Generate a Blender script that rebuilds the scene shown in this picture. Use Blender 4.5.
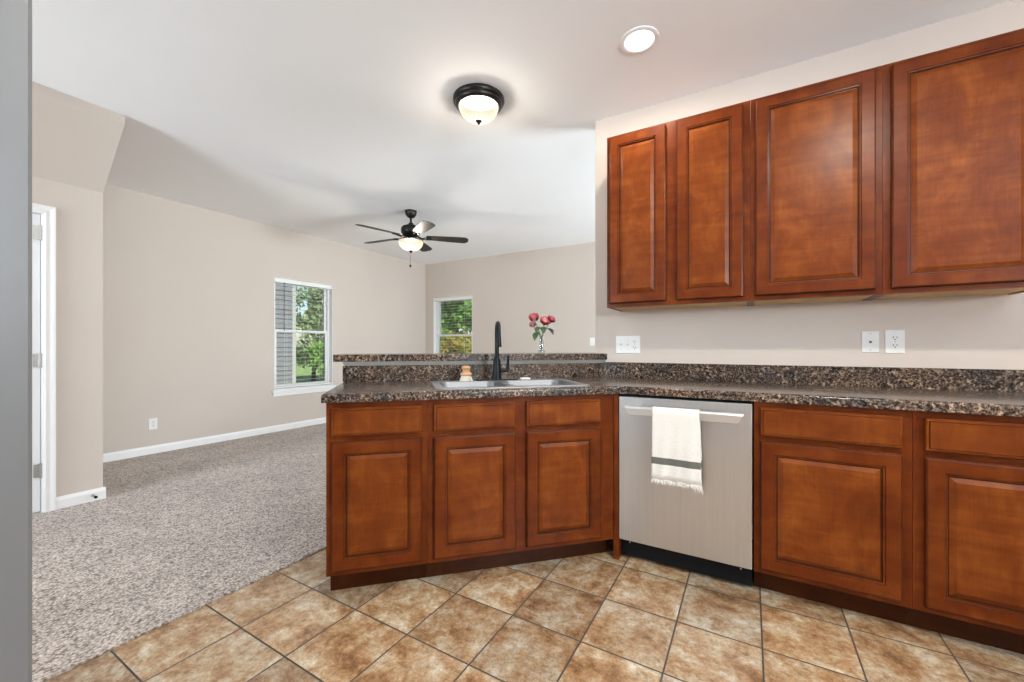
import bpy, bmesh, math, random
from mathutils import Vector, Matrix
from mathutils.geometry import delaunay_2d_cdt

for _o in list(bpy.data.objects):
    bpy.data.objects.remove(_o)
SC = bpy.context.scene
COL = SC.collection
PI = math.pi
R2 = math.sqrt(0.5)
rnd = random.Random(7)

# ------------------------------------------------------------------ camera
CAM_H = 1.12
YAW = math.radians(30.3)
cam = bpy.data.cameras.new('camera')
cam.sensor_width = 36.0
cam.lens = 407.0 / 1024.0 * 36.0
cam.shift_y = 6.0 / 1024.0
cam.clip_start = 0.02
cam.clip_end = 300
camo = bpy.data.objects.new('camera', cam)
COL.objects.link(camo)
camo.location = (0, 0, CAM_H)
camo.rotation_euler = (PI / 2, 0, YAW)
SC.camera = camo

# ------------------------------------------------------------------ view, world, sun
SC.view_settings.view_transform = 'Standard'
SC.view_settings.look = 'None'
SC.view_settings.gamma = 1.0
SC.view_settings.use_curve_mapping = False
SC.view_settings.exposure = 0.0
SC.cycles.use_denoising = True
SC.cycles.max_bounces = 14
SC.cycles.diffuse_bounces = 7
SC.cycles.glossy_bounces = 5
SC.cycles.transparent_max_bounces = 24
SC.cycles.caustics_reflective = False
SC.cycles.caustics_refractive = False
SC.cycles.sample_clamp_indirect = 6.0

W = bpy.data.worlds.new('sky')
SC.world = W
W.use_nodes = True
wn = W.node_tree.nodes
wn.clear()
wo = wn.new('ShaderNodeOutputWorld')
wb = wn.new('ShaderNodeBackground')
ws = wn.new('ShaderNodeTexSky')
ws.sky_type = 'NISHITA'
ws.sun_disc = False
ws.sun_elevation = math.radians(48)
ws.sun_rotation = math.radians(100)
wb.inputs['Strength'].default_value = 0.17
W.node_tree.links.new(ws.outputs[0], wb.inputs['Color'])
W.node_tree.links.new(wb.outputs[0], wo.inputs['Surface'])


def lamp(name, kind, loc, power, color=(1, 1, 1), rot=(0, 0, 0), **kw):
    d = bpy.data.lights.new(name, kind)
    d.energy = power
    d.color = color
    for k, v in kw.items():
        setattr(d, k, v)
    o = bpy.data.objects.new(name, d)
    COL.objects.link(o)
    o.location = loc
    o.rotation_euler = rot
    return o


lamp('sun_light', 'SUN', (6, -4, 12), 8.0, (1.0, 0.95, 0.86), (math.radians(38), 0, math.radians(62)), angle=0.01)

FILL_COLOR = (0.80, 0.905, 1.0)
# fill lights added behind unseen windows, tilted up to brighten walls and ceilings
T = math.radians
lamp('kitchen_fill_light', 'AREA', (3.06, -0.55, 1.80), 290, FILL_COLOR, (T(135), 0, PI / 2), shape='RECTANGLE', size=1.6, size_y=1.0)
lamp('entry_fill_light', 'AREA', (-3.40, -2.86, 1.52), 170, FILL_COLOR, (T(128), 0, 0), shape='RECTANGLE', size=0.95, size_y=1.2)
lamp('side_fill_light', 'AREA', (2.15, 4.5, 1.35), 255, FILL_COLOR, (T(104), 0, PI / 2), shape='RECTANGLE', size=1.7, size_y=1.4)

# ------------------------------------------------------------------ materials


def new_mat(name):
    m = bpy.data.materials.new(name)
    m.use_nodes = True
    nt = m.node_tree
    nt.nodes.clear()
    out = nt.nodes.new('ShaderNodeOutputMaterial')
    return m, nt, out


class NT:
    """small node-graph helper"""

    def __init__(self, nt):
        self.nt = nt

    def n(self, kind, **kw):
        nd = self.nt.nodes.new(kind)
        for k, v in kw.items():
            if hasattr(nd, k):
                setattr(nd, k, v)
        return nd

    def link(self, a, b):
        self.nt.links.new(a, b)

    def coord(self, kind='Object', scale=(1, 1, 1), loc=None):
        tc = self.n('ShaderNodeTexCoord')
        mp = self.n('ShaderNodeMapping')
        mp.inputs['Scale'].default_value = scale
        if loc is not None:
            mp.inputs['Location'].default_value = loc
        self.link(tc.outputs[kind], mp.inputs['Vector'])
        return mp.outputs['Vector']

    def noise(self, vec, scale, detail=3, rough=0.55, dist=0.0):
        nd = self.n('ShaderNodeTexNoise')
        nd.inputs['Scale'].default_value = scale
        nd.inputs['Detail'].default_value = detail
        nd.inputs['Roughness'].default_value = rough
        nd.inputs['Distortion'].default_value = dist
        if vec is not None:
            self.link(vec, nd.inputs['Vector'])
        return nd.outputs['Fac'] if 'Fac' in nd.outputs else nd.outputs[0]

    def ramp(self, fac, stops, interp='LINEAR'):
        nd = self.n('ShaderNodeValToRGB')
        cr = nd.color_ramp
        cr.interpolation = interp
        while len(cr.elements) < len(stops):
            cr.elements.new(0.5)
        for e, (p, c) in zip(cr.elements, stops):
            e.position = p
            e.color = (c[0], c[1], c[2], 1)
        self.link(fac, nd.inputs['Fac'])
        return nd.outputs['Color']

    def mix(self, fac, a, b, mode='MIX'):
        nd = self.n('ShaderNodeMix', data_type='RGBA', blend_type=mode)
        ins = nd.inputs
        for idx, v in ((0, fac), (6, a), (7, b)):
            if hasattr(v, 'is_output') or isinstance(v, bpy.types.NodeSocket):
                self.link(v, ins[idx])
            elif isinstance(v, (int, float)):
                ins[idx].default_value = v
            else:
                ins[idx].default_value = (v[0], v[1], v[2], 1)
        return nd.outputs[2]

    def math(self, op, a, b=None):
        nd = self.n('ShaderNodeMath', operation=op)
        for i, v in enumerate((a, b)):
            if v is None:
                continue
            if isinstance(v, bpy.types.NodeSocket):
                self.link(v, nd.inputs[i])
            else:
                nd.inputs[i].default_value = v
        return nd.outputs[0]

    def bump(self, height, strength=0.2, dist=0.01):
        nd = self.n('ShaderNodeBump')
        nd.inputs['Strength'].default_value = strength
        nd.inputs['Distance'].default_value = dist
        self.link(height, nd.inputs['Height'])
        return nd.outputs['Normal']

    def principled(self, out, color=None, rough=0.5, metal=0.0, normal=None, **kw):
        p = self.n('ShaderNodeBsdfPrincipled')
        if color is not None:
            if isinstance(color, bpy.types.NodeSocket):
                self.link(color, p.inputs['Base Color'])
            else:
                p.inputs['Base Color'].default_value = (color[0], color[1], color[2], 1)
        if isinstance(rough, bpy.types.NodeSocket):
            self.link(rough, p.inputs['Roughness'])
        else:
            p.inputs['Roughness'].default_value = rough
        p.inputs['Metallic'].default_value = metal
        if normal is not None:
            self.link(normal, p.inputs['Normal'])
        for k, v in kw.items():
            key = k.replace('_', ' ')
            if isinstance(v, tuple) and len(v) == 3:
                v = (*v, 1)
            p.inputs[key].default_value = v
        self.link(p.outputs[0], out.inputs['Surface'])
        return p


def simple(name, color, rough=0.5, metal=0.0, var=0.05, nscale=30.0, bump=0.0, **kw):
    m, nt, out = new_mat(name)
    g = NT(nt)
    v = g.coord()
    f = g.noise(v, nscale, 3)
    lo = tuple(c * (1 - var) for c in color)
    hi = tuple(min(1, c * (1 + var)) for c in color)
    col = g.ramp(f, [(0.3, lo), (0.7, hi)])
    nrm = g.bump(f, bump, 0.002) if bump else None
    g.principled(out, col, rough, metal, nrm, **kw)
    return m


M = {}
M['wall'] = simple('wall_paint', (0.615, 0.545, 0.490), 0.85, var=0.012, nscale=2.0)
M['ceiling'] = simple('ceiling_paint', (0.92, 0.925, 0.94), 0.9, var=0.01, nscale=1.5)
M['white'] = simple('white_trim_paint', (0.86, 0.86, 0.86), 0.4, var=0.01, nscale=8)
M['door_white'] = simple('white_door_paint', (0.78, 0.78, 0.79), 0.45, var=0.01, nscale=8)
M['near_grey'] = simple('near_grey_finish', (0.115, 0.115, 0.116), 0.35, var=0.02, nscale=3)
M['plastic'] = simple('white_plastic', (0.82, 0.82, 0.81), 0.3, var=0.01)
M['slot'] = simple('dark_slot', (0.03, 0.03, 0.03), 0.5)
M['screw'] = simple('screw_metal', (0.55, 0.55, 0.54), 0.3, 0.9)
M['hinge'] = simple('hinge_nickel', (0.50, 0.49, 0.47), 0.35, 0.9)
M['black'] = simple('matte_black_metal', (0.006, 0.008, 0.012), 0.34, 0.0, Specular_IOR_Level=0.18)
M['bronze'] = simple('oil_rubbed_bronze', (0.022, 0.019, 0.018), 0.35, 0.6, var=0.3, nscale=60)
M['black_plastic'] = simple('black_plastic', (0.006, 0.006, 0.007), 0.55, Specular_IOR_Level=0.15)
M['under'] = simple('raw_cabinet_underside', (0.68, 0.46, 0.20), 0.6, var=0.12, nscale=12)
M['stone_trim'] = simple('grey_cap_trim', (0.30, 0.295, 0.27), 0.5, var=0.04)  # grey lowered to carry the shade under the bar top
M['roof_trim'] = simple('exterior_white_trim', (0.42, 0.42, 0.42), 0.6)


def wood(name, along='z', dark=1.0, glaze=False, red=1.0):
    m, nt, out = new_mat(name)
    g = NT(nt)
    tc = g.n('ShaderNodeTexCoord')
    oi = g.n('ShaderNodeObjectInfo')
    off = g.math('MULTIPLY', oi.outputs['Random'], 37.0)
    vadd = g.n('ShaderNodeVectorMath', operation='ADD')
    g.link(tc.outputs['Object'], vadd.inputs[0])
    g.link(off, vadd.inputs[1])
    mp = g.n('ShaderNodeMapping')
    mp.inputs['Scale'].default_value = (1.6, 1.6, 1.0) if along == 'z' else (1.0, 1.6, 2.2)
    g.link(vadd.outputs[0], mp.inputs['Vector'])
    blotch = g.noise(mp.outputs[0], 5.0, 5, 0.6, 0.6)
    mp3 = g.n('ShaderNodeMapping')          # cross figure of the maple veneer
    mp3.inputs['Scale'].default_value = (2.0, 2.0, 14.0) if along == 'z' else (14.0, 2.0, 2.0)
    g.link(vadd.outputs[0], mp3.inputs['Vector'])
    fig = g.noise(mp3.outputs[0], 1.6, 4, 0.6, 0.4)
    mp2 = g.n('ShaderNodeMapping')
    mp2.inputs['Scale'].default_value = (60, 60, 4) if along == 'z' else (4, 60, 60)
    g.link(vadd.outputs[0], mp2.inputs['Vector'])
    grain = g.noise(mp2.outputs[0], 2.5, 3, 0.6)
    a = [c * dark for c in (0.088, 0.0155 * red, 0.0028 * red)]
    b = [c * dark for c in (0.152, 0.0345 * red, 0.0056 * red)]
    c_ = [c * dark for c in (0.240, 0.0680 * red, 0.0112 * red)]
    mixf = g.math('ADD', g.math('MULTIPLY', blotch, 0.62), g.math('MULTIPLY', fig, 0.38))
    col = g.ramp(mixf, [(0.30, a), (0.5, b), (0.70, c_)])
    gr = g.ramp(grain, [(0.30, (0.90, 0.88, 0.86)), (0.62, (1.03, 1.02, 1.01))])
    col = g.mix(1.0, col, gr, 'MULTIPLY')
    if glaze:
        col = g.mix(0.72, col, (0.020, 0.006, 0.004))
    g.principled(out, col, 0.30, 0.0, g.bump(grain, 0.05, 0.001), Specular_IOR_Level=0.16)
    return m


M['wood'] = wood('cherry_stained_maple', 'z')
M['wood_h'] = wood('cherry_stained_maple_cross', 'x')
M['frame_wood'] = wood('cherry_stained_frame', 'z', dark=0.78, red=0.86)  # darker, redder mix for face frames and door stiles
M['glaze'] = wood('dark_glaze_line', 'z', glaze=True)
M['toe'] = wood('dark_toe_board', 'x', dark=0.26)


def make_granite():
    m, nt, out = new_mat('speckled_brown_laminate')
    g = NT(nt)
    v = g.coord()
    big = g.noise(v, 17, 5, 0.7, 1.0)
    med = g.noise(v, 66, 5, 0.72, 0.4)
    fine = g.noise(v, 130, 3, 0.65)
    patch = g.noise(v, 5, 3, 0.6)
    c1 = g.ramp(med, [(0.41, (0.005, 0.005, 0.006)), (0.48, (0.030, 0.022, 0.018)), (0.53, (0.135, 0.098, 0.072)), (0.61, (0.44, 0.365, 0.290))])
    c2 = g.ramp(fine, [(0.42, (0.008, 0.007, 0.008)), (0.52, (0.075, 0.052, 0.039)), (0.64, (0.30, 0.24, 0.19))])
    sel = g.ramp(big, [(0.40, (0, 0, 0)), (0.60, (1, 1, 1))])
    col = g.mix(sel, c2, c1)
    tint = g.ramp(patch, [(0.35, (0.55, 0.56, 0.62)), (0.65, (1.15, 1.0, 0.88))])
    col = g.mix(1.0, col, tint, 'MULTIPLY')
    g.principled(out, col, 0.20, 0.0, g.bump(med, 0.03, 0.001), Specular_IOR_Level=0.32)
    return m


M['granite'] = make_granite()


def make_tile():
    m, nt, out = new_mat('slate_look_floor_tile')
    g = NT(nt)
    tc = g.n('ShaderNodeTexCoord')
    sx = g.n('ShaderNodeSeparateXYZ')
    g.link(tc.outputs['Object'], sx.inputs[0])
    PX, PY = 0.2985, 0.3060
    ux = g.math('DIVIDE', g.math('ADD', sx.outputs[0], 1.452 + 40 * PX), PX)
    uy = g.math('DIVIDE', g.math('SUBTRACT', sx.outputs[1], 1.162 - 40 * PY), PY)
    fx, fy = g.math('FRACT', ux), g.math('FRACT', uy)
    ix, iy = g.math('FLOOR', ux), g.math('FLOOR', uy)
    ex = g.math('MINIMUM', fx, g.math('SUBTRACT', 1.0, fx))
    ey = g.math('MINIMUM', fy, g.math('SUBTRACT', 1.0, fy))
    e = g.math('MINIMUM', ex, ey)
    cell = g.n('ShaderNodeCombineXYZ')
    g.link(ix, cell.inputs[0])
    g.link(iy, cell.inputs[1])
    wnz = g.n('ShaderNodeTexWhiteNoise', noise_dimensions='3D')
    g.link(cell.outputs[0], wnz.inputs['Vector'])
    sc_ = g.n('ShaderNodeVectorMath', operation='SCALE')
    g.link(wnz.outputs['Color'], sc_.inputs[0])
    sc_.inputs['Scale'].default_value = 23.0
    add = g.n('ShaderNodeVectorMath', operation='ADD')
    g.link(tc.outputs['Object'], add.inputs[0])
    g.link(sc_.outputs[0], add.inputs[1])
    v = add.outputs[0]
    big = g.noise(v, 7.0, 10, 0.74, 0.2)
    med = g.noise(v, 30, 8, 0.78, 0.2)
    fine = g.noise(v, 70, 4, 0.65)
    base = g.ramp(big, [(0.36, (0.230, 0.130, 0.066)), (0.45, (0.410, 0.250, 0.132)), (0.51, (0.490, 0.350, 0.215)), (0.56, (0.560, 0.455, 0.325)), (0.64, (0.680, 0.610, 0.500))])
    rust = g.ramp(med, [(0.36, (0.66, 0.59, 0.51)), (0.46, (0.93, 0.90, 0.87)), (0.56, (1.08, 1.08, 1.07)), (0.66, (1.24, 1.29, 1.33))])
    col = g.mix(1.0, base, rust, 'MULTIPLY')
    gr = g.ramp(fine, [(0.35, (0.82, 0.80, 0.78)), (0.65, (1.10, 1.10, 1.10))])
    col = g.mix(1.0, col, gr, 'MULTIPLY')
    tone = g.ramp(wnz.outputs['Value'], [(0.0, (0.68, 0.69, 0.71)), (1.0, (0.97, 0.95, 0.91))])
    col = g.mix(1.0, col, tone, 'MULTIPLY')
    gm = g.math('LESS_THAN', e, 0.0105)
    col = g.mix(gm, col, (0.032, 0.024, 0.019))
    hs = g.n('ShaderNodeMapRange')
    hs.inputs['From Min'].default_value = 0.004
    hs.inputs['From Max'].default_value = 0.030
    g.link(e, hs.inputs['Value'])
    h = g.math('ADD', hs.outputs[0], g.math('MULTIPLY', med, 0.8))
    rough = g.ramp(med, [(0.3, (0.17, 0.17, 0.17)), (0.7, (0.28, 0.28, 0.28))])
    rough = g.mix(gm, rough, (0.8, 0.8, 0.8))
    g.principled(out, col, rough, 0.0, g.bump(h, 0.25, 0.004), Specular_IOR_Level=0.9)
    return m


M['tile'] = make_tile()


def make_carpet():
    m, nt, out = new_mat('beige_cut_pile_carpet')
    g = NT(nt)
    v = g.coord()
    f1 = g.noise(v, 120, 3, 0.7)
    f2 = g.noise(v, 34, 4, 0.7)
    f3 = g.noise(v, 2.2, 4, 0.6, 0.8)
    vo = g.n('ShaderNodeTexVoronoi')
    vo.inputs['Scale'].default_value = 88
    g.link(v, vo.inputs['Vector'])
    mixf = g.math('ADD', g.math('ADD', g.math('MULTIPLY', f1, 0.40), g.math('MULTIPLY', f2, 0.35)), g.math('MULTIPLY', g.math('SUBTRACT', 0.9, vo.outputs['Distance']), 0.28))
    col = g.ramp(mixf, [(0.37, (0.130, 0.104, 0.088)), (0.46, (0.370, 0.310, 0.270)), (0.52, (0.525, 0.455, 0.405)), (0.60, (0.72, 0.645, 0.59))])
    lg = g.ramp(f3, [(0.35, (0.84, 0.84, 0.84)), (0.65, (1.08, 1.08, 1.08))])
    col = g.mix(1.0, col, lg, 'MULTIPLY')
    h = g.math('ADD', g.math('SUBTRACT', f1, g.math('MULTIPLY', vo.outputs['Distance'], 0.6)), f2)
    g.principled(out, col, 1.0, 0.0, g.bump(h, 0.7, 0.006), Specular_IOR_Level=0.05, Sheen_Weight=0.25)
    return m


M['carpet'] = make_carpet()


def make_steel():
    m, nt, out = new_mat('brushed_stainless')
    g = NT(nt)
    v = g.coord(scale=(300, 300, 1.5))
    f = g.noise(v, 1.0, 2)
    col = g.ramp(f, [(0.3, (0.60, 0.61, 0.63)), (0.7, (0.67, 0.68, 0.70))])
    g.principled(out, col, 0.30, 0.95, None)
    return m


M['steel'] = make_steel()
M['handle_steel'] = simple('polished_handle_steel', (0.76, 0.765, 0.77), 0.34, 0.88, var=0.02, nscale=60)
M['sink_steel'] = simple('satin_sink_steel', (0.24, 0.245, 0.255), 0.50, 0.85, var=0.04, nscale=90)


def make_glow(name, color, strength, transparent=0.45, tint=1.0):
    m, nt, out = new_mat(name)
    g = NT(nt)
    v = g.coord()
    f = g.noise(v, 9, 3, 0.6, 1.5)
    col = g.ramp(f, [(0.3, tuple(c * 0.86 for c in color)), (0.7, color)])
    body = g.mix(1.0, col, (tint, tint, tint), 'MULTIPLY')
    tr = g.n('ShaderNodeBsdfTranslucent')
    tp = g.n('ShaderNodeBsdfTransparent')
    tp.inputs[0].default_value = (1.0, 0.97, 0.92, 1)
    gl = g.n('ShaderNodeBsdfPrincipled')
    gl.inputs['Roughness'].default_value = 0.2
    g.link(body, gl.inputs['Base Color'])
    g.link(body, tr.inputs[0])
    em = g.n('ShaderNodeEmission')
    em.inputs['Strength'].default_value = strength
    g.link(col, em.inputs['Color'])
    m1 = g.n('ShaderNodeMixShader')
    m1.inputs[0].default_value = 0.5
    g.link(tr.outputs[0], m1.inputs[1])
    g.link(gl.outputs[0], m1.inputs[2])
    m2 = g.n('ShaderNodeMixShader')
    m2.inputs[0].default_value = transparent
    g.link(m1.outputs[0], m2.inputs[1])
    g.link(tp.outputs[0], m2.inputs[2])
    a = g.n('ShaderNodeAddShader')
    g.link(m2.outputs[0], a.inputs[0])
    g.link(em.outputs[0], a.inputs[1])
    g.link(a.outputs[0], out.inputs['Surface'])
    return m


M['bowl_glass'] = make_glow('warm_alabaster_glass', (1.0, 0.84, 0.62), 0.58, 0.6, 0.05)
M['can_lens'] = make_glow('recessed_lens', (1.0, 0.98, 0.95), 2.2, 0.5)


def make_pane():
    m, nt, out = new_mat('window_glass')
    g = NT(nt)
    tp = g.n('ShaderNodeBsdfTransparent')
    tp.inputs[0].default_value = (0.95, 0.97, 0.96, 1)
    gl = g.n('ShaderNodeBsdfGlossy')
    gl.inputs['Roughness'].default_value = 0.02
    fr = g.n('ShaderNodeFresnel')
    fr.inputs[0].default_value = 1.35
    ms = g.n('ShaderNodeMixShader')
    g.link(fr.outputs[0], ms.inputs[0])
    g.link(tp.outputs[0], ms.inputs[1])
    g.link(gl.outputs[0], ms.inputs[2])
    g.link(ms.outputs[0], out.inputs['Surface'])
    return m


M['pane'] = make_pane()


def make_vase_glass():
    m, nt, out = new_mat('clear_vase_glass')
    g = NT(nt)
    tp = g.n('ShaderNodeBsdfTransparent')
    tp.inputs[0].default_value = (0.93, 0.95, 0.95, 1)
    gl = g.n('ShaderNodeBsdfGlossy')
    gl.inputs['Roughness'].default_value = 0.03
    gl.inputs['Color'].default_value = (1, 1, 1, 1)
    lw = g.n('ShaderNodeLayerWeight')
    lw.inputs[0].default_value = 0.35
    ms = g.n('ShaderNodeMixShader')
    g.link(lw.outputs['Facing'], ms.inputs[0])
    g.link(tp.outputs[0], ms.inputs[1])
    g.link(gl.outputs[0], ms.inputs[2])
    g.link(ms.outputs[0], out.inputs['Surface'])
    return m


M['vase'] = make_vase_glass()


def make_towel():
    m, nt, out = new_mat('cream_cotton_weave')
    g = NT(nt)
    tc = g.n('ShaderNodeTexCoord')
    sx = g.n('ShaderNodeSeparateXYZ')
    g.link(tc.outputs['Object'], sx.inputs[0])
    v = g.coord(scale=(1, 1, 1))
    f = g.noise(v, 300, 2)
    base = g.ramp(f, [(0.3, (0.64, 0.62, 0.58)), (0.7, (0.80, 0.78, 0.745))])
    z = sx.outputs[2]
    b1 = g.math('MULTIPLY', g.math('GREATER_THAN', z, -0.272), g.math('LESS_THAN', z, -0.239))
    dark = g.ramp(f, [(0.3, (0.085, 0.085, 0.070)), (0.7, (0.150, 0.150, 0.128))])
    col = g.mix(b1, base, dark)
    g.principled(out, col, 0.95, 0.0, g.bump(f, 0.3, 0.001), Sheen_Weight=0.2)
    return m


M['towel'] = make_towel()
M['fringe'] = simple('cotton_fringe', (0.80, 0.78, 0.74), 0.95, var=0.06, nscale=200)
M['petal'] = simple('peony_petal', (0.56, 0.20, 0.205), 0.6, var=0.3, nscale=25)
M['petal_dark'] = simple('deep_rose_petal', (0.42, 0.085, 0.11), 0.6, var=0.3, nscale=25)
M['leaf'] = simple('dark_leaf', (0.045, 0.115, 0.040), 0.5, var=0.3, nscale=40)
M['stem'] = simple('green_stem', (0.075, 0.105, 0.060), 0.6)
M['bamboo'] = simple('bamboo_wood', (0.55, 0.30, 0.14), 0.5, var=0.2, nscale=40)
M['bristle'] = simple('pale_bristle', (0.78, 0.74, 0.64), 0.9, var=0.12, nscale=200)
M['soap'] = simple('pale_soap', (0.82, 0.76, 0.72), 0.5)
M['blade'] = simple('dark_walnut_blade', (0.026, 0.021, 0.018), 0.5, var=0.35, nscale=14, Specular_IOR_Level=0.25)
M['chain'] = simple('bead_chain', (0.10, 0.085, 0.07), 0.4, 0.8)
M['blind'] = simple('white_blind_slat', (0.82, 0.82, 0.80), 0.5, var=0.01)
M['wand'] = simple('grey_wand', (0.10, 0.10, 0.11), 0.4)
M['grass'] = simple('lawn_grass', (0.16, 0.24, 0.06), 0.9, var=0.4, nscale=3)
M['bark'] = simple('tree_bark', (0.14, 0.105, 0.075), 0.9, var=0.3, nscale=12)
M['concrete'] = simple('patio_concrete', (0.40, 0.39, 0.37), 0.9, var=0.06)


def make_siding():
    m, nt, out = new_mat('grey_lap_siding')
    g = NT(nt)
    v = g.coord()
    f = g.noise(v, 6, 3)
    col = g.ramp(f, [(0.3, (0.17, 0.18, 0.20)), (0.7, (0.20, 0.21, 0.23))])
    g.principled(out, col, 0.7)
    return m


M['siding'] = make_siding()


def make_foliage(name, a, b, c_):
    m, nt, out = new_mat(name)
    g = NT(nt)
    v = g.coord()
    f = g.noise(v, 3.5, 4, 0.7)
    col = g.ramp(f, [(0.32, a), (0.5, b), (0.68, c_)])
    p = g.n('ShaderNodeBsdfDiffuse')
    t = g.n('ShaderNodeBsdfTranslucent')
    g.link(col, p.inputs[0])
    g.link(col, t.inputs[0])
    ms = g.n('ShaderNodeMixShader')
    ms.inputs[0].default_value = 0.4
    g.link(p.outputs[0], ms.inputs[1])
    g.link(t.outputs[0], ms.inputs[2])
    g.link(ms.outputs[0], out.inputs['Surface'])
    return m


M['fol_green'] = make_foliage('green_foliage', (0.10, 0.22, 0.05), (0.20, 0.38, 0.09), (0.36, 0.52, 0.16))
M['fol_pale'] = make_foliage('pale_foliage', (0.20, 0.28, 0.14), (0.32, 0.42, 0.22), (0.48, 0.54, 0.34))
M['fol_yellow'] = make_foliage('yellow_foliage', (0.22, 0.22, 0.05), (0.38, 0.36, 0.08), (0.46, 0.26, 0.10))

# ------------------------------------------------------------------ mesh helpers


def obj(name, bm, mats, parent=None, smooth=False, auto=None):
    me = bpy.data.meshes.new(name)
    bmesh.ops.recalc_face_normals(bm, faces=bm.faces)
    bm.to_mesh(me)
    bm.free()
    if not isinstance(mats, (list, tuple)):
        mats = [mats]
    for m in mats:
        me.materials.append(m)
    if smooth:
        for p in me.polygons:
            p.use_smooth = True
        if auto:
            try:
                me.set_sharp_from_angle(angle=math.radians(auto))
            except Exception:
                pass
    o = bpy.data.objects.new(name, me)
    COL.objects.link(o)
    if parent is not None:
        o.parent = parent
    return o


def thing(name, label, cat, loc=(0, 0, 0), rotz=0.0, group=None):
    o = bpy.data.objects.new(name, None)
    o.empty_display_size = 0.05
    COL.objects.link(o)
    o.location = loc
    o.rotation_euler = (0, 0, rotz)
    o['label'] = label
    o['category'] = cat
    if group:
        o['group'] = group
    return o


def tag(o, label, cat, group=None, kind=None):
    o['label'] = label
    o['category'] = cat
    if group:
        o['group'] = group
    if kind:
        o['kind'] = kind
    return o


def struct(o):
    o['kind'] = 'structure'
    return o


def box(bm, x0, x1, y0, y1, z0, z1, mi=0, bevel=0.0, seg=2):
    vs = [bm.verts.new((x, y, z)) for x in (x0, x1) for y in (y0, y1) for z in (z0, z1)]
    fs = []
    for idx in ((0, 1, 3, 2), (4, 6, 7, 5), (0, 4, 5, 1), (2, 3, 7, 6), (0, 2, 6, 4), (1, 5, 7, 3)):
        f = bm.faces.new([vs[i] for i in idx])
        f.material_index = mi
        fs.append(f)
    if bevel:
        es = set(e for f in fs for e in f.edges)
        bmesh.ops.bevel(bm, geom=list(es), offset=bevel, segments=seg, affect='EDGES', profile=0.5)
    return bm


def B():
    return bmesh.new()


def prism(bm, pts, z0, z1, mi=0):
    lo = [bm.verts.new((p[0], p[1], z0)) for p in pts]
    hi = [bm.verts.new((p[0], p[1], z1)) for p in pts]
    n = len(pts)
    fs = [bm.faces.new(lo[::-1]), bm.faces.new(hi)]
    for i in range(n):
        j = (i + 1) % n
        fs.append(bm.faces.new((lo[i], lo[j], hi[j], hi[i])))
    for f in fs:
        f.material_index = mi
    return fs


def lathe(bm, prof, cx=0, cy=0, seg=32, mi=0, axis=None, cap0=False, cap1=False):
    rings = []
    for r, z in prof:
        if r < 1e-6:
            v = bm.verts.new((cx, cy, z))
            rings.append([v] * seg)
        else:
            rings.append([bm.verts.new((cx + r * math.cos(2 * PI * k / seg), cy + r * math.sin(2 * PI * k / seg), z)) for k in range(seg)])
    for a, b in zip(rings, rings[1:]):
        for k in range(seg):
            j = (k + 1) % seg
            vs = []
            for v in (a[k], a[j], b[j], b[k]):
                if v not in vs:
                    vs.append(v)
            if len(vs) > 2:
                f = bm.faces.new(vs)
                f.material_index = mi
    for ring, c in ((rings[0], cap0), (rings[-1], cap1)):
        if c and ring[0] is not ring[1]:
            f = bm.faces.new(ring)
            f.material_index = mi
    return bm


def tube(bm, pts, rad, seg=12, mi=0, caps=True):
    pts = [Vector(p) for p in pts]
    if not isinstance(rad, (list, tuple)):
        rad = [rad] * len(pts)
    rings = []
    prev_u = None
    for i, p in enumerate(pts):
        d = (pts[min(i + 1, len(pts) - 1)] - pts[max(i - 1, 0)]).normalized()
        if prev_u is None:
            u = d.orthogonal().normalized()
        else:
            u = (prev_u - d * prev_u.dot(d)).normalized()
        prev_u = u
        w = d.cross(u)
        rings.append([bm.verts.new(p + (u * math.cos(2 * PI * k / seg) + w * math.sin(2 * PI * k / seg)) * rad[i]) for k in range(seg)])
    for a, b in zip(rings, rings[1:]):
        for k in range(seg):
            j = (k + 1) % seg
            f = bm.faces.new((a[k], a[j], b[j], b[k]))
            f.material_index = mi
    if caps:
        bm.faces.new(rings[0][::-1]).material_index = mi
        bm.faces.new(rings[-1]).material_index = mi
    return bm


def wall_grid(bm, axis, a0, a1, c0, c1, z0, z1, holes):
    """a wall slab between c0 and c1 on `axis`, running a0..a1, with rectangular holes (b0,b1,zb,zt)"""
    xs = sorted(set([a0, a1] + [h[i] for h in holes for i in (0, 1)]))
    zs = sorted(set([z0, z1] + [h[i] for h in holes for i in (2, 3)]))
    for i in range(len(xs) - 1):
        for j in range(len(zs) - 1):
            mx, mz = (xs[i] + xs[i + 1]) / 2, (zs[j] + zs[j + 1]) / 2
            if any(h[0] < mx < h[1] and h[2] < mz < h[3] for h in holes):
                continue
            if axis == 'x':
                box(bm, c0, c1, xs[i], xs[i + 1], zs[j], zs[j + 1])
            else:
                box(bm, xs[i], xs[i + 1], c0, c1, zs[j], zs[j + 1])
    bmesh.ops.remove_doubles(bm, verts=bm.verts, dist=1e-5)
    # drop the inner faces shared by neighbouring cells
    seen = {}
    for f in bm.faces:
        key = tuple(sorted(v.index for v in f.verts))
        seen.setdefault(key, []).append(f)
    bm.verts.index_update()
    seen = {}
    for f in bm.faces:
        seen.setdefault(tuple(sorted(v.index for v in f.verts)), []).append(f)
    dup = [f for fs in seen.values() if len(fs) > 1 for f in fs]
    bmesh.ops.delete(bm, geom=dup, context='FACES')
    return bm


def P(s, n, z=0.0):
    """peninsula coordinates -> world: s along the peninsula, n out towards the kitchen"""
    return Vector(((s + n) * R2, (s - n) * R2, z))


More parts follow.
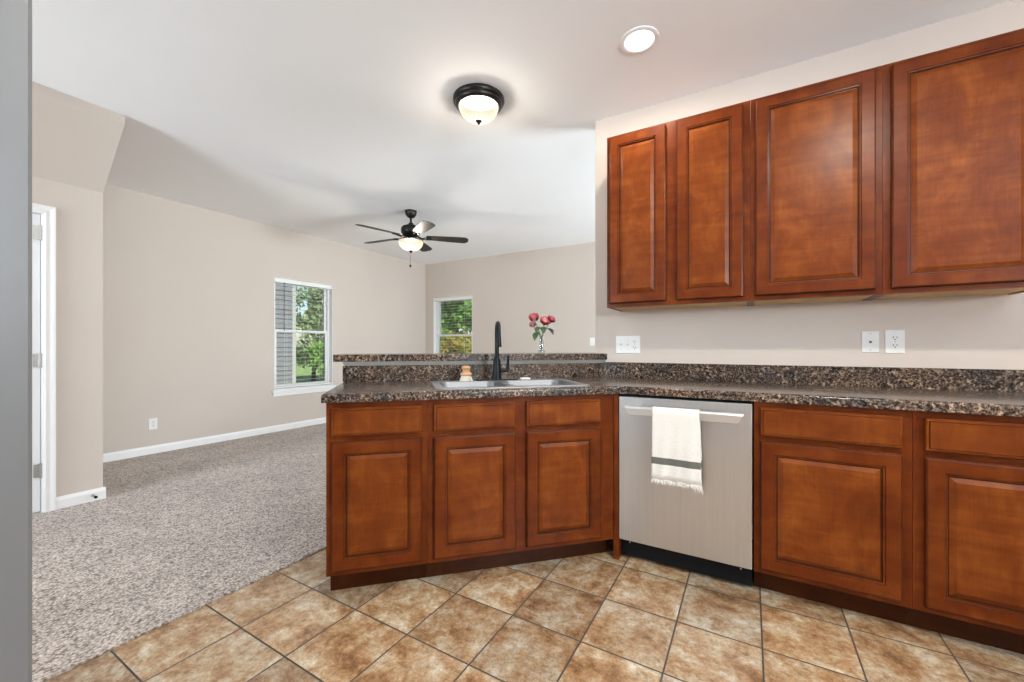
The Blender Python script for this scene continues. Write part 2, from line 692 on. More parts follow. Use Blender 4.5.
# ------------------------------------------------------------------ room shell
ZC = 2.70
XL, YF = -5.38, 5.91           # living room left wall and far wall
YW = 2.755                      # kitchen wall
XWE = -0.934                    # free end of the kitchen wall
XR, YB = 3.0, -2.8              # kitchen right wall and wall behind the camera
XLR = 2.0                       # living room right wall
XC, YC = -4.105, 1.066           # closet wall and its free end
CT = 0.008                      # carpet height

struct(obj('floor', box(B(), XL - 0.15, XR + 0.15, YB - 0.15, YF + 0.15, -0.10, 0.0), M['tile']))
bm = B()
XCE = -2.032
prism(bm, [(XL, YB), (XCE, YB), (XCE, 0.2)] + [(XCE - 0.004 + 0.0035 * math.sin(k * 2.1) + 0.003 * math.sin(k * 5.3), 0.22 + 0.012 * k) for k in range(113)] + [(XCE - 0.008, 1.60),
           tuple(P(-0.345, -2.69)[:2]), (XWE, 2.870), (XWE, 2.875), (XLR, 2.875), (XLR, YF), (XL, YF)], 0.0005, CT)
o = struct(obj('floor_carpet', bm, M['carpet']))
struct(obj('ceiling', box(B(), XL - 0.15, XR + 0.15, YB - 0.15, YF + 0.15, ZC, ZC + 0.12), M['ceiling']))

W1 = (3.032, 3.902, 0.545, 2.050)
W2 = (-5.177, -4.268, 0.545, 2.050)
struct(obj('wall_left', wall_grid(B(), 'x', YC, YF + 0.14, XL - 0.14, XL, 0, ZC, [W1]), M['wall']))
struct(obj('wall_far', wall_grid(B(), 'y', XL, XLR + 0.12, YF, YF + 0.14, 0, ZC, [W2]), M['wall']))
struct(obj('wall_kitchen', wall_grid(B(), 'y', XWE, XR, YW, YW + 0.12, 0, ZC, []), M['wall']))
W3 = (3.6, 5.4, 0.65, 2.05)
struct(obj('wall_living_right', wall_grid(B(), 'x', YW + 0.12, YF, XLR, XLR + 0.12, 0, ZC, [W3]), M['wall']))
W4 = (-1.40, 0.30, 1.20, 2.40)
struct(obj('wall_right', wall_grid(B(), 'x', YB, YW + 0.12, XR, XR + 0.12, 0, ZC, [W4]), M['wall']))
W5 = (-3.95, -2.85, 0.85, 2.18)
struct(obj('wall_back', wall_grid(B(), 'y', XC - 0.12, XR + 0.12, YB - 0.14, YB, 0, ZC, [W5]), M['wall']))
D1 = (-0.02, 0.772, 0.0, 2.020)
struct(obj('wall_closet', wall_grid(B(), 'x', YB, YC, XC - 0.12, XC, 0, ZC, [D1]), M['wall']))
struct(obj('wall_closet_return', box(B(), XL - 0.14, XC - 0.12, YC - 0.12, YC, 0, ZC), M['wall']))
struct(obj('wall_near', box(B(), -0.87, -0.75, -1.5, 0.133, 0, ZC, bevel=0.004), M['near_grey']))  # plain grey slab standing in for an unidentified near surface

# slanted soffit over the closet wall
bm = B()
prof = [(XC, 2.252), (-3.698, 2.630), (-3.685, 2.645), (-3.685, 2.70 - 0.001), (XC, 2.70 - 0.001)]
a = [bm.verts.new((x, YB + 0.001, z)) for x, z in prof]
b = [bm.verts.new((x, YC, z)) for x, z in prof]
bm.faces.new(a)
bm.faces.new(b[::-1])
for i in range(5):
    j = (i + 1) % 5
    bm.faces.new((a[i], b[i], b[j], a[j]))
struct(obj('soffit', bm, M['wall']))

# knee wall behind the peninsula
bm = B()
prism(bm, [tuple(P(-0.345, -2.57)[:2]), (-0.880, YW), (XWE, YW), (XWE, 2.870), tuple(P(-0.345, -2.69)[:2])], 0, 1.033)
struct(obj('wall_knee', bm, M['wall']))
# cap trim between backsplash and bar top
bm = B()
pr = [(-2.5702, 1.0100), (-2.563, 1.0100), (-2.5525, 1.0330), (-2.5702, 1.0330)]
sa, sb = -0.352, None
a = [bm.verts.new(P(-0.345 - (0.012 if i == 2 else 0.0), n, z)) for i, (n, z) in enumerate(pr)]
b = []
for n, z in pr:
    x = (YW - 0.001) + n / R2
    b.append(bm.verts.new((x, YW - 0.001, z)))
bm.faces.new(a)
bm.faces.new(b[::-1])
for i in range(4):
    j = (i + 1) % 4
    bm.faces.new((a[i], b[i], b[j], a[j]))
struct(obj('trim_1', bm, M['stone_trim']))


def baseboard(name, axis, a0, a1, c, sign, z0=CT, h=0.083):
    bm = B()
    prof = [(0, z0), (0.013, z0), (0.013, z0 + h * 0.72), (0.009, z0 + h * 0.86), (0.006, z0 + h), (0, z0 + h)]
    ends = []
    for t in (a0, a1):
        ends.append([bm.verts.new((c + sign * d, t, z) if axis == 'x' else (t, c + sign * d, z)) for d, z in prof])
    bm.faces.new(ends[0])
    bm.faces.new(ends[1][::-1])
    for i in range(6):
        j = (i + 1) % 6
        bm.faces.new((ends[0][i], ends[1][i], ends[1][j], ends[0][j]))
    return struct(obj(name, bm, M['white']))


baseboard('baseboard_left', 'x', YC, YF, XL, 1)
baseboard('baseboard_far', 'y', XL, XLR, YF, -1)
baseboard('baseboard_closet', 'x', 0.830, YC + 0.013, XC, 1)
baseboard('baseboard_return', 'y', XL + 0.013, XC, YC, 1)

# ------------------------------------------------------------------ closet door
d = struct(obj('door_1', B(), M['door_white']))
bm = B()
box(bm, XC - 0.055, XC - 0.018, -0.015, 0.763, CT + 0.006, 2.012)
obj('door_leaf', bm, M['door_white'], d)
bm = B()
cas = [(0.0, 0.0), (0.0, 0.012), (0.012, 0.017), (0.030, 0.013), (0.048, 0.018), (0.058, 0.018), (0.060, 0.0)]  # across, out


def casing(bm, y0, y1, zt, out=cas):
    path = [(y1, 0.0), (y1, zt), (y0, zt), (y0, 0.0)]
    dirs = [(1, 0), (1, 1), (-1, 1), (-1, 0)]
    rings = []
    for (y, z), (dy, dz) in zip(path, dirs):
        rings.append([bm.verts.new((XC + q, y + dy * c, max(CT, z + dz * c))) for c, q in out])
    for r0, r1 in zip(rings, rings[1:]):
        for i in range(len(out)):
            j = (i + 1) % len(out)
            bm.faces.new((r0[i], r0[j], r1[j], r1[i]))


casing(bm, -0.020, 0.770, 2.014)
obj('door_casing', bm, M['white'], d)
bm = B()
box(bm, XC - 0.12, XC - 0.0005, 0.7665, 0.7715, CT, 2.0185)
box(bm, XC - 0.12, XC - 0.0005, -0.0195, -0.0155, CT, 2.0185)
box(bm, XC - 0.12, XC - 0.0005, -0.0155, 0.7665, 2.0145, 2.0185)
obj('door_jamb', bm, M['white'], d)
for z in (0.29, 1.03, 1.885):
    bm = B()
    tube(bm, [(XC - 0.006, 0.762, z - 0.045), (XC - 0.006, 0.762, z + 0.045)], 0.008, 12)
    box(bm, XC - 0.0179, XC - 0.012, 0.732, 0.762, z - 0.044, z + 0.044)
    for k in (-0.045, -0.015, 0.015, 0.045):
        tube(bm, [(XC - 0.006, 0.762, z + k - 0.002), (XC - 0.006, 0.762, z + k + 0.002)], 0.0095, 12)
    obj('hinge', bm, M['hinge'], d)
# spring door stop on the baseboard
t = thing('door_stop', 'small spring door stop with dark tip on the white baseboard beside the closet door', 'door stop', (XC + 0.0135, 1.01, 0.048))
bm = B()
tube(bm, [(0, 0, 0), (0.004, 0, 0)], 0.010, 14)
tube(bm, [(0.003 + 0.05 * k / 60, 0.0055 * math.cos(k * 0.9), 0.0055 * math.sin(k * 0.9)) for k in range(61)], 0.0016, 6)
obj('spring', bm, M['hinge'], t, True, 40)
obj('rubber_tip', tube(B(), [(0.052, 0, 0), (0.066, 0, 0)], 0.009, 14), M['black_plastic'], t, True, 40)


# ------------------------------------------------------------------ windows and blinds
def window(name, w, axis, c, out, label_blind, wand_at):
    """double hung window set in a hole; the inside wall face is at c, `out` = +-1 is the outward direction"""
    a0, a1, z0, z1 = w
    root = struct(obj(name, B(), M['white']))

    def bx(bm, p0, p1, d0, d1, q0, q1, bevel=0.0):
        lo, hi = sorted((c + out * d0, c + out * d1))
        if axis == 'x':
            box(bm, lo, hi, p0, p1, q0, q1, bevel=bevel)
        else:
            box(bm, p0, p1, lo, hi, q0, q1, bevel=bevel)
        return bm
    bm = B()        # white lining of the opening
    g = 0.0015
    bx(bm, a0 + g, a0 + 0.010, 0.0, 0.137, z0 + g, z1 - g)
    bx(bm, a1 - 0.010, a1 - g, 0.0, 0.137, z0 + g, z1 - g)
    bx(bm, a0 + 0.010, a1 - 0.010, 0.0, 0.137, z1 - 0.010, z1 - g)
    bx(bm, a0 + 0.010, a1 - 0.010, 0.0, 0.137, z0 + g, z0 + 0.010)
    obj('window_lining', bm, M['white'], root)
    bm = B()        # outer frame
    i0, i1, j0, j1 = a0 + 0.010, a1 - 0.010, z0 + 0.010, z1 - 0.010
    fw = 0.030
    for q in ((i0, i0 + fw, j0, j1), (i1 - fw, i1, j0, j1), (i0 + fw, i1 - fw, j1 - fw, j1), (i0 + fw, i1 - fw, j0, j0 + fw)):
        bx(bm, q[0], q[1], 0.070, 0.135, q[2], q[3])
    obj('window_frame', bm, M['white'], root)
    zm = (j0 + j1) / 2 + 0.04
    for kind, zz0, zz1, d0, d1 in (('upper_sash', zm - 0.018, j1 - fw, 0.105, 0.130), ('lower_sash', j0 + fw, zm + 0.018, 0.078, 0.103)):
        bm = B()
        p0, p1 = i0 + fw, i1 - fw
        sw = 0.034
        for q in ((p0, p0 + sw, zz0, zz1), (p1 - sw, p1, zz0, zz1), (p0 + sw, p1 - sw, zz1 - sw, zz1), (p0 + sw, p1 - sw, zz0, zz0 + sw)):
            bx(bm, q[0], q[1], d0, d1, q[2], q[3])
        s = obj(kind, bm, M['white'], root)
        obj('glass', bx(B(), p0 + sw, p1 - sw, (d0 + d1) / 2 - 0.002, (d0 + d1) / 2 + 0.002, zz0 + sw, zz1 - sw), M['pane'], s)
    bm = B()        # stool and apron
    bx(bm, a0 - 0.035, a1 + 0.035, -0.030, -0.0005, z0 - 0.022, z0 + 0.006, 0.004)
    bx(bm, a0 + 0.011, a1 - 0.011, -0.0005, 0.069, z0 + 0.0105, z0 + 0.018)
    bx(bm, a0 - 0.020, a1 + 0.020, -0.014, -0.0005, z0 - 0.075, z0 - 0.0225, 0.003)
    obj('window_sill', bm, M['white'], root)
    # blind
    ctr = (a0 + a1) / 2
    loc = (c + out * 0.035, ctr, z1 - 0.012) if axis == 'x' else (ctr, c + out * 0.035, z1 - 0.012)
    t = thing('window_blind', label_blind, 'blind', loc, 0.0 if axis == 'x' else PI / 2)
    hw = (a1 - a0) / 2 - 0.016
    bm = B()
    box(bm, -0.030, 0.028, -hw, hw, -0.058, -0.001, bevel=0.003)
    obj('headrail', bm, M['blind'], t)
    hh = z1 - z0
    n = 27
    pitch = (hh - 0.135) / n
    slat_me = None
    for k in range(n):
        zz = -0.075 - pitch * (k + 0.5)
        if slat_me is None:
            bm = B()
            prof = [(-0.019, -0.0006), (-0.010, 0.0001), (0, 0.0004), (0.010, 0.0001), (0.019, -0.0006)]
            ra = []
            for y in (-hw, hw):
                ra.append([bm.verts.new((x, y, z + 0.0006)) for x, z in prof] + [bm.verts.new((x, y, z - 0.0006)) for x, z in prof[::-1]])
            m_ = len(ra[0])
            bm.faces.new(ra[0])
            bm.faces.new(ra[1][::-1])
            for i in range(m_):
                j = (i + 1) % m_
                bm.faces.new((ra[0][i], ra[1][i], ra[1][j], ra[0][j]))
            s = obj('slat', bm, M['blind'], t)
            slat_me = s.data
        else:
            s = bpy.data.objects.new('slat', slat_me)
            COL.objects.link(s)
            s.parent = t
        s.location = (0, 0, zz)
        s.rotation_euler = (0, 0, 0)
    zb = -0.075 - pitch * n
    obj('bottom_rail', box(B(), -0.026, 0.026, -hw, hw, zb - 0.020, zb - 0.002, bevel=0.003), M['blind'], t)
    for y in (-hw * 0.62, hw * 0.62):
        bm = B()
        for x in (-0.0262, 0.0262):
            tube(bm, [(x, y, -0.058), (x, y, zb - 0.003)], 0.0011, 6)
        obj('ladder_cord', bm, M['blind'], t)
    bm = B()
    wy = wand_at * hw
    tube(bm, [(0.036, wy, -0.062), (0.036, wy, -0.70)], 0.0052, 8)
    tube(bm, [(0.030, wy, -0.052), (0.036, wy, -0.062)], 0.003, 8)
    obj('tilt_wand', bm, M['wand'], t)
    return root


window('window_1', W1, 'x', XL, -1, 'open white slatted blind in the left wall window beside grey siding outside', -0.72)
window('window_2', W2, 'y', YF, 1, 'open white slatted blind in the far wall window behind the faucet', -0.80)


def plain_window(name, w, axis, c, out, mull):
    a0, a1, z0, z1 = w
    root = struct(obj(name, B(), M['white']))
    bm = B()
    fw = 0.06

    def bx(bm, p0, p1, d0, d1, q0, q1):
        lo, hi = sorted((c + out * d0, c + out * d1))
        if axis == 'x':
            box(bm, lo, hi, p0, p1, q0, q1)
        else:
            box(bm, p0, p1, lo, hi, q0, q1)
    e = 0.001
    for q in ((a0 + e, a0 + fw, z0 + e, z1 - e), (a1 - fw, a1 - e, z0 + e, z1 - e), (a0 + fw, a1 - fw, z1 - fw, z1 - e), (a0 + fw, a1 - fw, z0 + e, z0 + fw),
              (mull - 0.03, mull + 0.03, z0 + fw, z1 - fw)):
        bx(bm, q[0], q[1], 0.02, 0.09, q[2], q[3])
    obj('window_frame', bm, M['white'], root)
    bm = B()
    bx(bm, a0 + fw, mull - 0.03, 0.045, 0.049, z0 + fw, z1 - fw)
    bx(bm, mull + 0.03, a1 - fw, 0.045, 0.049, z0 + fw, z1 - fw)
    obj('glass', bm, M['pane'], root)


plain_window('added_window_3', W3, 'x', XLR, 1, 4.5)  # unseen windows, added as openings for the three fill lights
plain_window('added_window_4', W5, 'y', YB, -1, -3.4)
plain_window('added_window_5', W4, 'x', XR, 1, -0.55)

# ------------------------------------------------------------------ cabinet doors
DOOR_PROF = [(0.0, 0.0, 0), (0.0, 0.0150, 0), (0.0015, 0.0180, 0), (0.0060, 0.0200, 1), (0.0500, 0.0200, 0), (0.0520, 0.0168, 1), (0.0580, 0.0160, 0),
             (0.0605, 0.0100, 1), (0.0650, 0.0095, 1), (0.0830, 0.0175, 2), (0.0850, 0.0175, 2)]
DRAWER_PROF = [(0.0, 0.0, 0), (0.0, 0.0125, 0), (0.0030, 0.0155, 0), (0.0095, 0.0155, 0), (0.0115, 0.0200, 1), (0.0130, 0.0200, 0)]


def panel(name, x0, x1, z0, z1, prof, mats, parent, y=-0.0030):
    """front panel built from nested rectangles; faces -y, back at y"""
    bm = B()
    loops = []
    for ins, outd, mi in prof:
        loops.append([bm.verts.new((px, y - outd, pz)) for px, pz in ((x0 + ins, z0 + ins), (x1 - ins, z0 + ins), (x1 - ins, z1 - ins), (x0 + ins, z1 - ins))])
    bm.faces.new(loops[0][::-1])
    for (l0, l1, pr) in zip(loops, loops[1:], prof[1:]):
        for i in range(4):
            j = (i + 1) % 4
            bm.faces.new((l0[i], l0[j], l1[j], l1[i])).material_index = pr[2]
    bm.faces.new(loops[-1]).material_index = 2 if len(mats) > 2 else 0
    return obj(name, bm, mats, parent)


WM = [M['frame_wood'], M['glaze'], M['wood']]
HM = [M['wood_h'], M['glaze']]
ZD0, ZD1, ZR0, ZR1 = 0.130, 0.700, 0.726, 0.849


def base_cabinet(label, loc, rotz, width, fronts, filler=0.0, left_stop=0.0, depth=0.57):
    """fronts: list of (x0,x1) for a drawer over a door"""
    t = thing('base_cabinet', label, 'cabinet', loc, rotz, 'base cabinets under the speckled countertop')
    e = 0.0006
    bm = B()
    for q in ((e, 0.016, 0.020, depth, 0.105, 0.874), (width - 0.016, width - e, 0.020, depth, 0.105, 0.874), (0.016, width - 0.016, depth - 0.010, depth, 0.105, 0.874), (0.016, width - 0.016, 0.020, depth - 0.010, 0.105, 0.121)):
        box(bm, *q)
    obj('cabinet_box', bm, M['wood'], t)
    bm = B()
    xs = [e] + [v for f in fronts for v in (f[0] + 0.012, f[1] - 0.012)] + [width - e]
    for i in range(0, len(xs), 2):
        box(bm, xs[i], xs[i + 1], 0, 0.0195, 0.105, 0.874)
    for f in fronts:
        for q in ((0.105, ZD0 + 0.012), (ZD1 - 0.012, ZR0 + 0.012), (ZR1 - 0.012, 0.874)):
            box(bm, f[0] + 0.012, f[1] - 0.012, 0, 0.0195, q[0], q[1])
    obj('face_frame', bm, M['frame_wood'], t)
    for f in fronts:
        panel('drawer_front', f[0], f[1], ZR0, ZR1, DRAWER_PROF, HM, t)
        panel('door', f[0], f[1], ZD0, ZD1, DOOR_PROF, WM, t)
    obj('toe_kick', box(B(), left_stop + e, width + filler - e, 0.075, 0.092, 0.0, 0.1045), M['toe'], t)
    if filler:
        obj('filler_strip', box(B(), width + 0.0002, width + filler, 0.001, 0.020, 0.105, 0.874), M['frame_wood'], t)
    return t


NF = -1.945
YFACE = 2.145
p0 = P(-0.338, NF)
base_cabinet('base cabinet at the open left end of the peninsula with one drawer over one door', p0, PI / 4, 0.4405, [(0.024, 0.413)], left_stop=0.006)
p1 = P(0.1025, NF)
base_cabinet('two-door sink base cabinet of the peninsula under the steel sink', p1, PI / 4, 0.9025, [(0.0275, 0.4225), (0.4795, 0.8795)], filler=0.058)
base_cabinet('base cabinet directly right of the stainless dishwasher with one drawer over one door', (0.0155, YFACE, 0), 0, 0.529, [(0.0255, 0.4965)])
base_cabinet('base cabinet cut off by the right edge of the photo, second right of the dishwasher', (0.5445, YFACE, 0), 0, 0.531, [(0.0325, 0.5005)])

# side panel between the peninsula corner and the dishwasher
o = obj('dishwasher_side_panel', box(B(), -0.6225, -0.5950, 2.1285, 2.70, 0.0005, 0.874, bevel=0.001), M['frame_wood'])
tag(o, 'narrow cherry wood panel standing between the sink cabinet corner and the dishwasher', 'panel')

# ------------------------------------------------------------------ wall cabinets
YU = YW - 0.305
ZU0, ZU1 = 1.360, 2.402


def wall_cabinet(label, x0, x1, fronts):
    t = thing('wall_cabinet', label, 'cabinet', (x0, YU, 0), 0, 'cherry wall cabinets on the kitchen wall')
    w = x1 - x0
    e = 0.0005
    bm = B()
    box(bm, e, w - e, 0.020, 0.3045, ZU0 + 0.012, ZU1)
    box(bm, e, 0.018, 0.020, 0.3045, ZU0, ZU0 + 0.012)
    box(bm, w - 0.018, w - e, 0.020, 0.3045, ZU0, ZU0 + 0.012)
    obj('cabinet_box', bm, M['wood'], t)
    obj('bottom_panel', box(B(), 0.0182, w - 0.0182, 0.0205, 0.304, ZU0 + 0.004, ZU0 + 0.0118), M['under'], t)['label'] = 'unstained pale underside'
    bm = B()
    xs = [e] + [v for f in fronts for v in (f[0] - x0 + 0.012, f[1] - x0 - 0.012)] + [w - e]
    for i in range(0, len(xs), 2):
        box(bm, xs[i], xs[i + 1], 0, 0.0195, ZU0, ZU1)
    for f in fronts:
        for q in ((ZU0, ZU0 + 0.035), (ZU1 - 0.030, ZU1)):
            box(bm, f[0] - x0 + 0.012, f[1] - x0 - 0.012, 0, 0.0195, q[0], q[1])
    obj('face_frame', bm, M['frame_wood'], t)
    for f in fronts:
        panel('door', f[0] - x0, f[1] - x0, ZU0 + 0.023, ZU1 - 0.018, DOOR_PROF, WM, t)
    return t


wall_cabinet('two-door wall cabinet with two narrow doors at the left end above the triple outlet plate', -0.757, 0.0035, [(-0.736, -0.412), (-0.355, -0.031)])
wall_cabinet('single-door wall cabinet in the middle of the wall row right of the narrow doors', 0.0035, 0.5215, [(0.0255, 0.4950)])
wall_cabinet('single-door wall cabinet at the right edge above the two small outlet plates', 0.5215, 1.0400, [(0.5490, 1.0185)])


# ------------------------------------------------------------------ countertop
def poly_slab(outer, hole, z0, z1, rnd_edge=0.010, front_idx=()):
    """slab with a hole; top edge softened"""
    pts = [Vector(p) for p in outer] + [Vector(p) for p in hole]
    no, nh = len(outer), len(hole)
    edges = [(i, (i + 1) % no) for i in range(no)] + [(no + i, no + (i + 1) % nh) for i in range(nh)]
    v2, e2, f2, _, _, _ = delaunay_2d_cdt(pts, edges, [list(range(no))], 1, 1e-6)
    bm = B()

    def inside(p, poly):
        c = False
        n = len(poly)
        for i in range(n):
            a_, b_ = poly[i], poly[(i + 1) % n]
            if (a_[1] > p[1]) != (b_[1] > p[1]) and p[0] < (b_[0] - a_[0]) * (p[1] - a_[1]) / (b_[1] - a_[1]) + a_[0]:
                c = not c
        return c
    top = [bm.verts.new((p[0], p[1], z1)) for p in v2]
    bot = [bm.verts.new((p[0], p[1], z0)) for p in v2]
    for f in f2:
        cx = sum(v2[i][0] for i in f) / len(f)
        cy = sum(v2[i][1] for i in f) / len(f)
        if not inside((cx, cy), outer) or (hole and inside((cx, cy), hole)):
            continue
        bm.faces.new([top[i] for i in f])
        bm.faces.new([bot[i] for i in f][::-1])
    for loop in (list(range(no)), list(range(no, no + nh))):
        for i in range(len(loop)):
            a_, b_ = loop[i], loop[(i + 1) % len(loop)]
            bm.faces.new((bot[a_], bot[b_], top[b_], top[a_]))
    for v in [v for v in bm.verts if not v.link_faces]:
        bm.verts.remove(v)
    bm.edges.ensure_lookup_table()
    sel = []
    for k in front_idx:
        a_, b_ = k, (k + 1) % no
        for e in bm.edges:
            s = set(e.verts)
            if s == {top[a_], top[b_]}:
                sel.append(e)
    if sel:
        bmesh.ops.bevel(bm, geom=sel, offset=rnd_edge, segments=5, affect='EDGES', profile=0.5)
    return bm


CZ0, CZ1 = 0.8765, 0.916
NE = -1.915
AX = 2.12 + NE / R2
xy = lambda v: (v[0], v[1])
# soften the inside corner where the two counters meet
c_in = []
for k in range(7):
    u = k / 6
    pa, pb, pc = Vector((AX - 0.05 * R2, 2.12 - 0.05 * R2)), Vector((AX, 2.12)), Vector((AX + 0.05, 2.12))
    c_in.append(tuple(pa * (1 - u) ** 2 + pb * 2 * u * (1 - u) + pc * u * u))
CXR = 1.10
outer = c_in + [(CXR, 2.12), (CXR, YW - 0.001), (YW - 0.001 + (-2.569) / R2, YW - 0.001), xy(P(-0.353, -2.569)), xy(P(-0.353, NE))]
SK = (0.143, 0.944, -2.425, -1.957)       # sink rim s0,s1,n0,n1
hole = [xy(P(SK[0] + 0.012, SK[3] - 0.012)), xy(P(SK[1] - 0.012, SK[3] - 0.012)), xy(P(SK[1] - 0.012, SK[2] + 0.012)), xy(P(SK[0] + 0.012, SK[2] + 0.012))]
ct = thing('countertop', 'speckled dark brown laminate countertop running along the wall and around the peninsula', 'countertop', (0, 0, 0))
no_ = len(outer)
obj('worktop', poly_slab(outer, hole, CZ0, CZ1, 0.012, list(range(0, 7)) + [no_ - 2, no_ - 1]), M['granite'], ct, True, 50)
bm = B()
prism(bm, [xy(P(-0.353, -2.5455)), (YW - 0.0245 + (-2.5455) / R2, YW - 0.0245), (YW - 0.001 + (-2.569) / R2, YW - 0.001), xy(P(-0.353, -2.569))], CZ1 + 0.0002, 1.0095)
obj('backsplash', bm, M['granite'], ct)
bm = B()
prism(bm, [(YW - 0.0245 + (-2.5455) / R2 + 0.0003, YW - 0.0245), (CXR, YW - 0.0245), (CXR, YW - 0.001), (YW - 0.001 + (-2.569) / R2 + 0.0003, YW - 0.001)], CZ1 + 0.0002, 1.017)
obj('backsplash', bm, M['granite'], ct)

NB0, NB1 = -2.548, -2.95
bm = poly_slab([xy(P(-0.405, NB0)), (YW - 0.001 + NB0 / R2, YW - 0.001), (XWE - 0.002, YW - 0.001), (XWE - 0.002, XWE - 0.002 - NB1 / R2), xy(P(-0.405, NB1))], [], 1.0335, 1.0755, 0.004, [0, 3, 4])
o = obj('bar_top', bm, M['granite'])
tag(o, 'raised speckled bar top on the knee wall behind the sink', 'bar top')

# ------------------------------------------------------------------ sink
so = P(0, 0)
sk = thing('kitchen_sink', 'stainless double bowl drop-in sink set in the peninsula countertop', 'sink', (0, 0, 0), PI / 4)
# local frame of the 45 degree things: x = s, y = -n
sx0, sx1, sy0, sy1 = SK[0], SK[1], -SK[3], -SK[2]


def rrect(x0, x1, y0, y1, r, seg=5):
    pts = []
    for cx, cy, a0 in ((x1 - r, y1 - r, 0), (x0 + r, y1 - r, 90), (x0 + r, y0 + r, 180), (x1 - r, y0 + r, 270)):
        for k in range(seg + 1):
            a_ = math.radians(a0 + 90 * k / seg)
            pts.append((cx + r * math.cos(a_), cy + r * math.sin(a_)))
    return pts


bowls = [(sx0 + 0.040, 0.513, sy0 + 0.045, sy1 - 0.085), (0.540, sx1 - 0.040, sy0 + 0.045, sy1 - 0.085)]
rim = rrect(sx0, sx1, sy0, sy1, 0.03)
holes = [rrect(*q, 0.055) for q in bowls]
pts = [Vector(p) for p in rim + holes[0] + holes[1]]
nn_ = len(rim)
edges = []
for k in range(3):
    edges += [(k * nn_ + i, k * nn_ + (i + 1) % nn_) for i in range(nn_)]
v2, e2, f2, _, _, _ = delaunay_2d_cdt(pts, edges, [], 0, 1e-6)


def in_poly(p, poly):
    c = False
    for i in range(len(poly)):
        a_, b_ = poly[i], poly[(i + 1) % len(poly)]
        if (a_[1] > p[1]) != (b_[1] > p[1]) and p[0] < (b_[0] - a_[0]) * (p[1] - a_[1]) / (b_[1] - a_[1]) + a_[0]:
            c = not c
    return c


bm = B()
zr = CZ1 + 0.0055
tv = [bm.verts.new((p[0], p[1], zr)) for p in v2]
for f in f2:
    c = (sum(v2[i][0] for i in f) / len(f), sum(v2[i][1] for i in f) / len(f))
    if in_poly(c, rim) and not in_poly(c, holes[0]) and not in_poly(c, holes[1]):
        bm.faces.new([tv[i] for i in f])
low = [bm.verts.new((p[0] + (0.003 if p[0] > 0.5 else -0.003), p[1] + (0.003 if p[1] > 2.2 else -0.003), CZ1 + 0.0003)) for p in rim]
for i in range(nn_):
    j = (i + 1) % nn_
    bm.faces.new((low[i], low[j], tv[j], tv[i]))
obj('rim', bm, M['sink_steel'], sk)
for q in bowls:
    bm = B()
    loops = []
    for ins, z, r in ((0.0002, zr - 0.0002, 0.055), (0.004, zr - 0.006, 0.053), (0.010, 0.79, 0.050), (0.018, 0.755, 0.045), (0.040, 0.742, 0.035), (0.10, 0.740, 0.02)):
        loops.append([bm.verts.new((px, py, z)) for px, py in rrect(q[0] + ins, q[1] - ins, q[2] + ins, q[3] - ins, r)])
    for l0, l1 in zip(loops, loops[1:]):
        for i in range(nn_):
            j = (i + 1) % nn_
            bm.faces.new((l0[i], l0[j], l1[j], l1[i]))
    bm.faces.new(loops[-1])
    bo = obj('bowl', bm, M['sink_steel'], sk, True, 60)
    bm = B()
    lathe(bm, [(0.045, 0.7402), (0.043, 0.7425), (0.034, 0.7425), (0.030, 0.7405), (0.0, 0.7405)], (q[0] + q[1]) / 2, (q[2] + q[3]) / 2, 24)
    obj('drain', bm, M['screw'], bo, True, 40)

# ------------------------------------------------------------------ faucet
fz = zr
fa = thing('faucet', 'matte black gooseneck pull-down kitchen faucet behind the steel sink', 'faucet', P(0.532, -2.385, 0), PI / 4)
bm = B()
lo = rrect(-0.128, 0.128, -0.030, 0.030, 0.0295, 8)
prism(bm, lo, fz + 0.0003, fz + 0.008)
obj('deck_plate', bm, M['black'], fa)
bm = B()
lathe(bm, [(0.029, fz + 0.0083), (0.028, fz + 0.020), (0.0245, fz + 0.05), (0.0225, fz + 0.115), (0.020, fz + 0.128), (0.0148, fz + 0.138)], 0, 0, 28, cap0=True, cap1=True)
obj('faucet_body', bm, M['black'], fa, True, 40)
bm = B()
ZTOP = 1.272
rr = 0.062
z_arc = ZTOP - rr - 0.013
pts = [(0, 0, fz + 0.136), (0, 0, fz + 0.20), (0, 0, z_arc)]
for k in range(1, 15):
    a_ = PI * k / 16
    qy = -rr + rr * math.cos(a_)
    pts.append((0.14 * qy, qy, z_arc + rr * math.sin(a_)))
pts.append((0.14 * (-2 * rr), -2 * rr - 0.001, z_arc - 0.02))
tube(bm, pts, 0.0132, 16)
obj('spout', bm, M['black'], fa, True, 50)
bm = B()
lathe(bm, [(0.0138, z_arc - 0.018), (0.0142, z_arc - 0.03), (0.0155, z_arc - 0.052), (0.0170, z_arc - 0.072), (0.0160, z_arc - 0.077), (0.0, z_arc - 0.077)], -0.28 * rr, -2 * rr - 0.001, 20, cap0=True)
obj('spray_head', bm, M['black'], fa, True, 40)
bm = B()
hz = fz + 0.058
tube(bm, [(0.020, 0, hz), (0.066, -0.006, hz)], [0.013, 0.0115], 14)
obj('handle_hub', bm, M['black'], fa, True, 40)
bm = B()
tube(bm, [(0.064, -0.006, hz - 0.008), (0.066, -0.008, hz + 0.03), (0.067, -0.012, hz + 0.090)], [0.0090, 0.0080, 0.0068], 12)
obj('lever', bm, M['black'], fa, True, 40)

